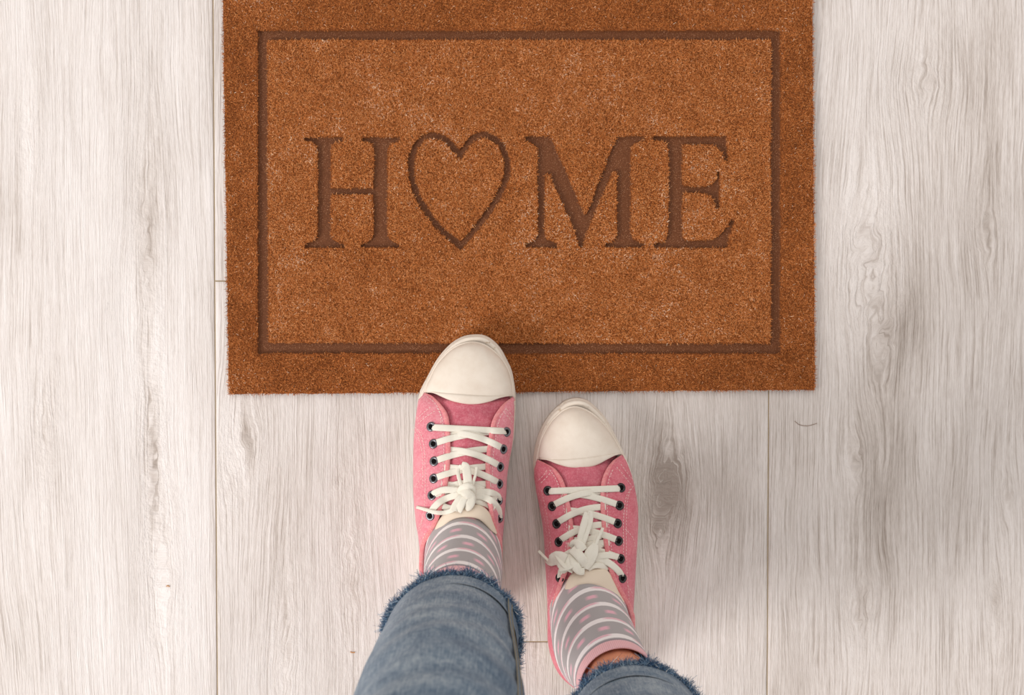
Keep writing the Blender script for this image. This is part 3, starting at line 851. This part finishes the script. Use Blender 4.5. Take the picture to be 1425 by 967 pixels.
        for _ in range(2): zs = [zs[0]] + [(zs[i - 1] + 2 * zs[i] + zs[i + 1]) / 4 for i in range(1, len(zs) - 1)] + [zs[-1]]
        pts = [P(*proj(p.x, p.y, p.z), z) for p, z in zip(pts, zs)]
        V2, F2 = ribbon(pts, LW, 0.0011)
        lace.add(V2, F2)
    eL, eR = S['eyL'], S['eyR']
    # bar across the front pair
    pts = []
    ya, yb = S['row1']
    for i in range(22):
        s = i / 21; x = (eL[0][0]) * (1 - s) + (eR[0][0]) * s; y = ya + (yb - ya) * s
        z = on(x, y).z; pts.append((x, y, z))
    zs = [p[2] for p in pts]; zmax = max(zs)
    zs = [zs[i] * 0.4 + 0.6 * (zs[0] + (zmax - zs[0]) * math.sin(math.pi * i / 21) ** 0.6 if i < 11 else zs[-1] + (zmax - zs[-1]) * math.sin(math.pi * i / 21) ** 0.6) for i in range(22)]
    zs = [max(z, p[2]) + 0.0013 for z, p in zip(zs, pts)]
    zs[0] = pts[0][2] - 0.001; zs[-1] = pts[-1][2] - 0.001
    V2, F2 = ribbon([P(p[0], p[1], z) for p, z in zip(pts, zs)], LW, 0.0011); lace.add(V2, F2)
    nrow = 5
    for r in range(1, nrow):
        tlx = tL(eR[r - 1][1] + 7)[0] - 5; trx = tR(eL[r - 1][1] + 7)[0] + 5
        rt = S['topside'] == 'R'
        if r < 4 or not is_left:
            pass
        strap(tlx - 2, eR[r - 1][1] + (1 if rt else 7), eR[r][0] + 1.2, eR[r][1], 0.0016 if rt else 0.0, 2.2 if rt else 1.8)
        strap(trx + 2, eL[r - 1][1] + (7 if rt else 1), eL[r][0] - 1.2, eL[r][1], 0.0 if rt else 0.0016, 1.8 if rt else 2.2)
    pm('shoe_lace', lace.V, lace.F, m_lace, shoe_parent(shoe))
    # ---- bow
    bow = Acc()
    for (pl, w, th, tp, tw) in S['bow']:
        pts3 = []
        for (x, y, dz) in pl:
            pts3.append(on(x, y, 0) + Vector((0, 0, 0)))
        raw = [(x, y, on(x, y).z + dz) for (x, y, dz) in pl]
        c = catmull(raw, 14 * (len(raw) - 1))
        c3 = [P(q[0], q[1], q[2]) for q in c]
        V2, F2 = ribbon(c3, w, th, taper=tp, twist=tw); bow.add(V2, F2)
    pm('lace_bow', bow.V, bow.F, m_lace, shoe_parent(shoe))
    # ---- cream padded tongue tip
    A = resample(catmull(S['tipo'], 60), 40); B = resample(catmull(S['tipi'], 60), 40)
    zt = 0.0845
    TV2 = []
    for i in range(40):
        t = -1 + 2 * i / 39
        zz = zt - 0.009 * abs(t) ** 2.2
        for (f, dz) in ((0.0, -0.006), (0.0, -0.0015), (0.12, 0.0008), (0.45, 0.0026), (0.8, 0.0040), (0.95, 0.0040), (1.0, 0.0030), (1.0, -0.003)):
            q = A[i] + (B[i] - A[i]) * f
            TV2.append(P(q[0], q[1], zz + dz + zo(q[1])))
    tt = pm('tongue_tip', TV2, grid_faces(40, 8), m_tonguetip, shoe_parent(shoe)); fix_up(tt); tt['label'] = 'cream padded end of the tongue'
    # ---- stitching
    st = Acc()
    def stitch(line, L=2.6, gap=1.8, w=0.00075):
        tot = sum(math.hypot(line[i + 1][0] - line[i][0], line[i + 1][1] - line[i][1]) for i in range(len(line) - 1))
        n_ = max(2, int(tot / (L + gap)))
        rs = resample(catmull(line, 60) if len(line) > 2 else line, n_ * 2 + 1)
        for i in range(n_):
            a = rs[2 * i]; b = rs[2 * i + 1]
            b = a + (b - a) * 1.15
            pa, na = hit(*a); pb, nb = hit(*b)
            if (pa - pb).length > 0.008: continue
            pa = pa + na * 0.0003; pb = pb + nb * 0.0003
            t = (pb - pa).normalized(); s = t.cross(na).normalized() * (w / 2)
            up = na * 0.0002
            st.add([pa - s, pa + s, pb + s, pb - s, (pa + pb) / 2 + up - s * 0.7, (pa + pb) / 2 + up + s * 0.7], [(0, 1, 5, 4), (4, 5, 2, 3)])
    for ln in S['stitch']: stitch(ln)
    dy = S['dy']
    for off in (9.0,):
        stitch([(tL(y)[0] - off, y) for y in np.linspace(568 + dy, 712 + dy, 14)])
        stitch([(tR(y)[0] + off, y) for y in np.linspace(568 + dy, 712 + dy, 14)])
    for off in ():
        stitch([(tL(y)[0] - off, y) for y in np.linspace(562 + dy, 715 + dy, 14)])
        stitch([(tR(y)[0] + off, y) for y in np.linspace(562 + dy, 715 + dy, 14)])
    so_ = pm('stitching', st.V, st.F, m_stitch, shoe_parent(shoe), smooth=False); so_['kind'] = 'stuff'
    return shoe
def shoe_parent(s): return s
def fix_up(o):
    bm = bmesh.new(); bm.from_mesh(o.data)
    if sum(f.normal.z * f.calc_area() for f in bm.faces) < 0:
        bmesh.ops.reverse_faces(bm, faces=bm.faces); bm.to_mesh(o.data)
    bm.free()

W6 = 0.0064
SHOE_L['bow'] = [
  # strands from the top two eyelet pairs to the knot
  ([(601.2,689.4,-.001),(606,685.5,.002),(618,681.5,.003),(632,682,.004),(645,684,.006)], W6, .0011, None, None),
  ([(599,717,-.001),(602,709,.002),(610,700,.003),(622,693,.004),(636,689,.005),(648,687,.006)], W6, .0011, None, None),
  ([(694.3,697,-.001),(692,690,.002),(683,685.5,.003),(672,684.5,.004),(655,686,.006)], W6, .0011, None, None),
  ([(695,721,-.001),(693,708,.002),(684,697,.003),(672,691.5,.004),(655,689,.006)], W6, .0011, None, None),
  ([(612,702,.0005),(625,707,.001),(640,706,.002),(652,697,.003)], W6, .0011, None, None),
  ([(688,709,.0005),(678,702,.001),(666,698,.002),(655,694,.003)], W6*.9, .0011, None, None),
  # flat tucked turns below the upper knot
  ([(626,677,.001),(640,673,.002),(652,674,.003),(668,680,.002),(677,684,.001)], W6, .0011, None, None),
  # upper standing loop
  ([(651,684,.007),(643,676,.008),(638,662,.008),(638,652,.007),(642,648,.008)], .0036, .0012, None, None),
  ([(642,648,.0085),(648,650,.010),(650,660,.011),(651,672,.010),(651,684,.009)], .0082, .0012, None, None),
  ([(656,682,.008),(659,670,.009),(662,659,.009),(663.5,650,.009)], .0028, .0014, None, None),
  # knot wraps
  ([(640,686,.006),(644,679,.010),(652,677,.0118),(657,682,.010),(657,692,.006)], .0072, .0022, None, None),
  ([(641,681,.007),(648,685,.012),(655,691,.011),(657,700,.006)], .0090, .0022, None, None),
  # lower loops folded towards the ankle
  ([(648,688,.010),(640,693,.011),(634,702,.010),(631,710,.009)], .0068, .0014, lambda s: 0.7 + 0.4 * s, None),
  ([(650,688,.011),(644,698,.011),(640,706,.010),(637,711,.008)], .0074, .0014, lambda s: 0.8 + 0.3 * s, None),
  ([(654,690,.010),(655,698,.010),(652,704,.009),(647,706,.007)], .0090, .0018, None, lambda s: 0.5 * s),
  # loose end trailing to the outside
  ([(640,698,.007),(632,708,.007),(620,713,.005),(606,713,.004),(594,709.5,.004),(580,705.5,.004)], .0042, .0013, lambda s: 1.25 - 0.55 * s, None),
]
SHOE_R['bow'] = [
  ([(863.5,777,-.001),(856,774,.002),(845,772.5,.004),(832,774,.005),(818,778,.006)], W6, .0011, None, None),
  ([(866,804,-.001),(861,795,.002),(850,785,.003),(838,779,.005),(822,777,.006)], W6, .0011, None, None),
  ([(779.3,805,-.001),(781,797,.002),(790,790,.003),(802,784,.005)], W6*.9, .0011, None, None),
  ([(845,793,.001),(836,787,.004),(826,787,.005),(818,791,.004)], .0058, .0022, None, None),
  ([(799,752,.001),(812,752,.002),(830,747,.001),(838,744,.000)], W6, .0011, None, None),
  ([(822,762,.001),(832,759,.001),(840,757,.000)], W6, .0011, None, None),
  # long loop standing up the throat
  ([(805,772,.008),(806,756,.010),(810,738,.010),(815,722,.009),(818,713,.008)], .0062, .0014, lambda s: 0.85 + 0.35 * s, None),
  ([(818,713,.0086),(822,715,.009),(821,728,.009),(815,746,.009),(810,760,.009)], .0048, .0014, None, None),
  # knot wraps
  ([(797,762,.006),(800,757,.010),(806,758,.0115),(812,766,.009)], .0090, .0022, None, None),
  ([(796,764,.008),(803,770,.0125),(810,778,.0115),(814,787,.007)], .0094, .0022, None, None),
  # broad folded loop to the outer side
  ([(803,772,.009),(796,779,.012),(788,783,.011),(780,784,.010)], .0165, .0014, lambda s: 0.75 + 0.35 * s, lambda s: -0.35),
  ([(786,782,.012),(778,778,.012),(772,778,.011),(766,781,.009),(760,781,.007)], .0150, .0014, lambda s: 1.05 - 0.85 * s ** 2.2, lambda s: 0.25),
  ([(800,776,.010),(800,786,.012),(806,794,.010),(813,795,.007)], .0100, .0016, lambda s: 1.0 - 0.35 * s, None),
  ([(772,768,.011),(779,780,.013),(788,790,.012),(797,795,.009)], .0040, .0014, None, None),
  ([(763,780,.006),(757,774,.005),(749.5,766.5,.005)], .0026, .0014, None, None),
  ([(781,789,.006),(779,795,.004),(778.5,803,.002)], .0034, .0012, None, None),
  # small loop towards the inner side ending in a tip
  ([(816,792,.006),(818,782,.009),(824,768,.010),(829,757,.010)], .0105, .0016, lambda s: 0.45 + 0.75 * math.sin(math.pi * min(1, s * 0.95)) , None),
  ([(829,758,.010),(833,748,.010),(839,734.5,.009)], .0030, .0014, None, None),
]
SHOE_L['stitch'] = [
  [(577.5,594),(585,602),(589.5,616),(592,640),(592.3,680),(590,712),(585,740)], [(574,597),(581.5,606),(586,620),(588.6,642),(588.6,680)],
  [(580.5,583),(590,574),(601,565.5)], [(582,590),(593,580),(607,571)], [(576.5,664),(583,656),(590,650)], [(577,678),(584,669),(591,661)],
  [(582,740),(586,728),(590,718)], [(594,552),(604,560),(612,573),(614,590)],
  [(709.8,600),(708,625),(704.5,645),(702,665),(701.5,690),(699,720)], [(712.5,588),(707,580),(700,573)], [(714,581),(709,574),(703,568)],
  [(694,730),(696,742),(697,760)], [(592,742),(586,756)]]
SHOE_R['stitch'] = [
  [(750,686),(755,706),(759.5,730),(763.5,760),(764.5,790),(763.5,815)], [(754,682),(759,704),(763.5,730),(767,758),(768,790)],
  [(750,668),(757,661),(762,653)], [(753,672),(760,665),(767,657)], [(759.5,766),(764,757),(768,752)], [(761,845),(766,828),(772,812)], [(763,850),(769,834),(775,820)],
  [(881,676),(875,687),(872,705),(871,740),(871.5,780),(873,812),(876,845)], [(877,680),(871,692),(868,712),(867,742),(867.5,780)],
  [(858,650),(868,662),(879,676)], [(864,646),(873,659),(881,668)], [(870,736),(880,748),(884.5,765),(885,785)], [(873,815),(879,825),(880,838)]]
m_can_L = mat_canvas('pink_canvas_lit', (228, 138, 150), (244, 196, 198), (218, 120, 134), 0.5)  # left shoe: stronger light on it is painted in as a paler pink
m_can_R = mat_canvas('pink_canvas_shaded', (220, 120, 132), (238, 176, 180), (200, 94, 110), 0.42)  # right shoe: same canvas, its dimmer light painted in as a darker pink
m_vamp = mat_canvas('rose_tongue_canvas', (210, 110, 124), (232, 168, 174), (184, 84, 100), 0.4)
m_bind = mat_canvas('pink_binding_tape', (232, 142, 146), (244, 192, 184), (222, 122, 128), 0.5)
def metal(name, c, r):
    M = Mat(name, r, 0.5); M.base(c); M.b.inputs['Metallic'].default_value = 0.95; return M.m
m_eyeL = metal('gunmetal_eyelet', (118, 116, 120), 0.28)
m_eyeR = metal('black_nickel_eyelet', (70, 66, 66), 0.25)
shoeL = build_shoe(SHOE_L, True, m_can_L, m_bind, m_vamp, m_eyeL, 'pink canvas sneaker with its cream toe on the doormat')
shoeR = build_shoe(SHOE_R, False, m_can_R, m_bind, m_vamp, m_eyeR, 'pink canvas sneaker standing on the planks below the doormat')

# ------------------------------------------------------------------ legs: skin, socks, jeans
def tube(secs, nseg=48, nper=8, sub=True):
    """secs: (z, cx, front y, back y, half width). returns verts, uvs, ring count; uv u in turns with front at .25, v metres along front"""
    c = np.array(catmull(secs, (len(secs) - 1) * nper + 1))
    V, UV = [], []
    v = 0.0; prev = None
    for (z, cx, yf, yb, hw) in c:
        cur = np.array([cx, yf, z])
        if prev is not None: v += float(np.linalg.norm(cur - prev))
        prev = cur
        cy, ry = (yf + yb) / 2, (yf - yb) / 2
        for k in range(nseg + 1):
            a = 2 * math.pi * k / nseg
            V.append(Vector((cx + hw * math.cos(a), cy + ry * math.sin(a), z)))
            UV.append((k / nseg, v))
    return V, UV, len(c), c
def tilt_rings(V, n, nseg, c, slope):
    """shear the rings so the front lies lower than the heel side on the instep"""
    for i in range(n):
        z, cx, yf, yb, hw = c[i]; cy = (yf + yb) / 2
        sx, sy = slope(z)
        for k in range(nseg + 1):
            p = V[i * (nseg + 1) + k]; p.z += (p.y - yf) * sy + (p.x - cx) * sx
secL_sock = [(.030, -.047, -.135, -.292, .034), (.060, -.0465, -.165, -.296, .0355), (.085, -.0460, -.1925, -.297, .0358), (.105, -.0460, -.2035, -.296, .0350), (.130, -.0465, -.2150, -.295, .0342), (.160, -.0480, -.2270, -.297, .0338), (.190, -.0495, -.2370, -.305, .0350)]
secR_sock = [(.030, .0720, -.195, -.350, .034), (.060, .0730, -.228, -.357, .0355), (.085, .0755, -.2555, -.360, .0362), (.105, .0795, -.2665, -.358, .0352), (.130, .0845, -.2785, -.357, .0342), (.150, .0890, -.2880, -.360, .0338), (.167, .0938, -.2970, -.363, .0340)]
for nm, secs, slp, matx in (('L', secL_sock, (0.05, 0.10), None), ('R', secR_sock, (-0.28, 0.12), None)):
    V, UV, n_, c_ = tube(secs)
    tilt_rings(V, n_, 48, c_, lambda z: (slp[0] * min(1, max(0, (z - .05) / .05)), slp[1]))
    F = grid_faces(n_, 49)
    # find v of front at collar
    vm = mat_sock(0.0215 if nm == 'L' else 0.0232, 0.020 if nm == 'L' else 0.0215, 9.0, 0)
    so = pm('sock', V, F, None, uvs=UV); so['label'] = 'grey sock with white and pink stripes'
    fix_out = bmesh.new(); fix_out.from_mesh(so.data); fix_out.free()
    L_front = [UV[i * 49][1] for i in range(n_)]
    cuff_v = np.interp(0.158 if nm == 'L' else 0.1580, [q[0] for q in c_], L_front)
    print('sock', nm, 'front length at collar', np.interp(0.085, [q[0] for q in c_], L_front), 'cuff', cuff_v)
    v085 = float(np.interp(0.085, [q[0] for q in c_], L_front))
    per = 0.0213 if nm == 'L' else 0.0230
    so.data.materials.clear()
    so.data.materials.append(mat_sock(per, float(cuff_v) - per * 0.36 - 5 * per, float(cuff_v), 0))
    sm = so.modifiers.new('thickness', 'SOLIDIFY'); sm.thickness = 0.0012; sm.offset = 1

# body: one continuous skinned figure from feet to hips inside the clothes
def add_body():
    J = [  # name, pos, radius
        ((0.02, -0.45, 0.90), 0.100), ((-0.075, -0.43, 0.83), 0.082), ((-0.070, -0.37, 0.66), 0.064), ((-0.061, -0.335, 0.50), 0.048), ((-0.056, -0.315, 0.40), 0.046), ((-0.052, -0.290, 0.27), 0.036), ((-0.049, -0.268, 0.17), 0.0285), ((-0.046, -0.252, 0.085), 0.028), ((-0.046, -0.19, 0.055), 0.023), ((-0.044, -0.10, 0.044), 0.017),
        ((0.115, -0.46, 0.83), 0.082), ((0.120, -0.43, 0.66), 0.064), ((0.118, -0.405, 0.50), 0.048), ((0.116, -0.392, 0.40), 0.046), ((0.108, -0.365, 0.27), 0.036), ((0.0965, -0.332, 0.175), 0.0328), ((0.076, -0.313, 0.085), 0.028), ((0.073, -0.25, 0.055), 0.023), ((0.070, -0.16, 0.036), 0.016)]
    E = [(0, 1), (1, 2), (2, 3), (3, 4), (4, 5), (5, 6), (6, 7), (7, 8), (8, 9), (0, 10), (10, 11), (11, 12), (12, 13), (13, 14), (14, 15), (15, 16), (16, 17), (17, 18)]
    me = bpy.data.meshes.new('body')
    me.from_pydata([tuple(Vector(j[0]) - POFF) for j in J], E, [])
    o = link('body', me, person)
    sk = o.modifiers.new('skin', 'SKIN'); sk.use_smooth_shade = True
    sv = me.skin_vertices[0].data
    for i, j in enumerate(J): sv[i].radius = (j[1], j[1]); sv[i].use_root = (i == 0)
    ss = o.modifiers.new('smooth', 'SUBSURF'); ss.levels = 2; ss.render_levels = 2
    me.materials.append(m_skin)
    return o
body = add_body()

secL_j = [(.190, -.0515, -.2265, -.3420, .0580), (.212, -.0530, -.2285, -.3405, .0566), (.27, -.0552, -.2325, -.3510, .0595), (.34, -.0562, -.2400, -.3680, .0650), (.42, -.0580, -.2580, -.3860, .0670), (.50, -.0620, -.2700, -.4060, .0720), (.66, -.0720, -.2900, -.4500, .0850), (.80, -.0760, -.3200, -.5300, .0980), (.90, -.0700, -.3400, -.5500, .0980)]
secR_j = [(.190, .1055, -.3040, -.4220, .0600), (.215, .1065, -.3065, -.4220, .0592), (.27, .1095, -.3110, -.4280, .0605), (.34, .1130, -.3180, -.4400, .0630), (.42, .1160, -.3300, -.4560, .0670), (.50, .1180, -.3400, -.4720, .0720), (.66, .1200, -.3560, -.5060, .0850), (.80, .1160, -.3600, -.5600, .0980), (.90, .1100, -.3650, -.5700, .0980)]
jv, jf, juv = [], [], []
hems = []
for secs, sd in ((secL_j, 1), (secR_j, 2)):
    NSEG = 96
    V, UV, n_, c_ = tube(secs, NSEG, 12)
    cyc = [(q[2] + q[3]) / 2 for q in c_]
    for i in range(n_):
        z, cx, yf, yb, hw = c_[i]
        for k in range(NSEG + 1):
            p = V[i * (NSEG + 1) + k]; a = 2 * math.pi * (k % NSEG) / NSEG
            ca_, sa_ = math.cos(a), math.sin(a)
            nz = (float(fbm(np.array(ca_ * 1.3 + 7 * sd), np.array(sa_ * 1.3 + z * 16), 5, 3)) - 0.5) * 0.006
            nz += 0.0014 * math.sin(z * 150 + 3 * ca_ + 2 * sd) * max(0, 0.5 + 0.5 * math.cos(a - (0.6 if sd == 1 else 2.4)))
            nz *= 0.15 + 0.85 * min(1, max(0, (z - 0.20) / 0.12))
            p.x += ca_ * nz; p.y += sa_ * nz
            if sd == 1: p.z += -0.012 * ca_ * max(0, (0.30 - z) / 0.11) ** 2 * 0.8
    o = len(jv)
    # folded-in hem: an inner wall rising behind the raw edge
    inner = []
    for lift, ins in ((0.03, 0.0022), (0.0, 0.0016)):
        for k in range(NSEG + 1):
            p = V[k]; a = 2 * math.pi * k / NSEG
            inner.append(Vector((p.x - math.cos(a) * ins, p.y - math.sin(a) * ins, p.z + lift)))
    VV_ = inner + V
    UV_ = [(q[0], 0.0) for q in UV[:2 * (NSEG + 1)]] + UV
    jv += VV_; juv += [(u_, v_ + sd) for (u_, v_) in UV_]
    jf += [tuple(o + q for q in f) for f in grid_faces(n_ + 2, NSEG + 1)]
    top = o + (n_ + 1) * (NSEG + 1)
    jf.append(tuple(top + k for k in range(NSEG)))
    hems.append((V[:NSEG], c_, V))
# pelvis of the jeans, joining both legs
o = len(jv)
pelvis = [(.76, .05), (.82, .115), (.90, .165), (.98, .160), (1.03, .150)]
NP = 48
for z, hw in pelvis:
    for k in range(NP + 1):
        a = 2 * math.pi * k / NP
        jv.append(Vector((0.02 + hw * math.cos(a), -0.455 + min(hw, .11) * math.sin(a), z))); juv.append((k / NP, z))
jf += grid_faces(len(pelvis), NP + 1, off=o)
jf.append(tuple(o + (len(pelvis) - 1) * (NP + 1) + k for k in range(NP)))
jeans = pm('jeans', jv, jf, m_denim, uvs=juv)
jeans['label'] = 'washed blue denim jeans with raw frayed hems'

# frayed hems
def fray(hem, c_, seed, N=11000):
    rr = random.Random(seed)
    cx = sum(p.x for p in hem) / len(hem); cy = sum(p.y for p in hem) / len(hem)
    Vs, Fs, T = [], [], []
    for i in range(N):
        a = rr.random() * len(hem); k = int(a) % len(hem); f = a - int(a)
        p = hem[k].lerp(hem[(k + 1) % len(hem)], f)
        out = Vector((p.x - cx, p.y - cy, 0)).normalized()
        tan = Vector((-out.y, out.x, 0))
        p = p + Vector((0, 0, rr.uniform(-0.001, 0.005))) + out * rr.uniform(-0.0016, 0.0012)
        Ls = rr.uniform(0.0026, 0.0076) * (1.4 if rr.random() < 0.12 else 1.0) * (0.85 + 0.5 * math.sin(a * 0.9 + seed) * math.sin(a * 0.37))
        d = (out * rr.uniform(0.1, 1.0) + tan * rr.gauss(0, 0.8) + Vector((0, 0, -rr.uniform(0.1, 1.0)))).normalized()
        curl = tan * rr.gauss(0, 0.5) + Vector((0, 0, rr.gauss(0, 0.4))) + out * rr.gauss(0.1, 0.3)
        w = rr.uniform(0.00016, 0.00032)
        t = rr.random(); tint = 1.0 if t > 0.988 else min(0.93, max(0, rr.gauss(0.60, 0.26)))
        side = d.cross(Vector((rr.gauss(0, 1), rr.gauss(0, 1), rr.gauss(0, 1)))).normalized() * w
        b = len(Vs)
        for s in (0, 0.35, 0.7, 1.0):
            q = p + d * (Ls * s) + curl * (Ls * s * s * 0.55)
            ww = side * (1 - 0.4 * s)
            Vs.append(q - ww); Vs.append(q + ww); T += [tint, tint]
        for s in range(3): Fs.append((b + 2 * s, b + 2 * s + 1, b + 2 * s + 3, b + 2 * s + 2))
    o = pm('frayed_hem', Vs, Fs, m_fray, jeans, smooth=False, attrs={'tint': T})
    o['kind'] = 'stuff'; o['label'] = 'ragged fringe of loose denim threads'
    return o
fray(hems[0][0], hems[0][1], 3); fray(hems[1][0], hems[1][1], 8)

# side seam of the left leg with two lines of tan thread
def leg_seam(V, NSEG, ang, n_rings, name, w, mat, lift, dk=0.0):
    pts, nr = [], []
    k = ang / 360 * NSEG
    for i in range(0, n_rings):
        a = (k + dk - 3.0 * min(1, i / 26)) % NSEG; k0 = int(a); f = a - k0
        p = V[i * (NSEG + 1) + k0].lerp(V[i * (NSEG + 1) + k0 + 1], f)
        an = 2 * math.pi * a / NSEG
        out = Vector((math.cos(an), math.sin(an), 0))
        pts.append(p + out * lift); nr.append(out)
    for _ in range(40): pts = [pts[0]] + [(pts[i - 1] + pts[i] * 2 + pts[i + 1]) / 4 for i in range(1, len(pts) - 1)] + [pts[-1]]
    Vr, Fr = ribbon(pts, w, 0.0010, nr)
    return Vr, Fr
Vr, Fr = leg_seam(hems[0][2], 96, 33, 60, 'seam', 0.0085, m_denim, 0.0014)
sm_ = pm('side_seam', Vr, Fr, m_denim, jeans, uvs=[(0.02, 0.5 + 0.002 * k) for k in range(len(Vr))])
acc = Acc()
for dk in (-0.55, 0.95):
    a, b = leg_seam(hems[0][2], 96, 33, 60, 'thread', 0.0007, m_seam, 0.0022, dk); acc.add(a, b)
th = pm('seam_thread', acc.V, acc.F, m_seam, sm_); th['label'] = 'tan topstitching thread'

# ------------------------------------------------------------------ loose bits lying about
def bit(name, pxs, r, mat, label, cat, z=0.0006):
    pts = [P(x, y, z) for x, y in pxs]; c = sum(pts, Vector()) / len(pts)
    pts = [Vector(q) - Vector((c.x, c.y, 0)) for q in catmull([tuple(p) for p in pts], 14)]
    V_, F_ = ribbon(pts, r * 2, r * 1.6, Vector((0, 0, 1)))
    o = mesh_obj(name, V_, F_, mat); o.location = (c.x, c.y, 0)
    o['label'] = label; o['category'] = cat
m_straw = mat_simple('loose_coir_fibre', (196, 140, 84), 0.7, 0.3)
m_hair = mat_simple('fine_hair', (150, 128, 112), 0.6, 0.3)
bit('coir_fibre', [(231.5, 815.5), (234, 815), (236, 816.5)], 0.0005, m_straw, 'tiny tan coir fibre on the left plank, lower left of the picture', 'fibre')
bit('coir_fibre', [(487.5, 907), (490.5, 908), (494, 907.6)], 0.0005, m_straw, 'tiny tan coir fibre on the planks beside the left jeans leg', 'fibre')
bit('hair', [(1106, 586), (1113, 591), (1124, 592.5), (1137, 589)], 0.00028, m_hair, 'fine curved hair on the plank below the right mat corner', 'hair', 0.0004)
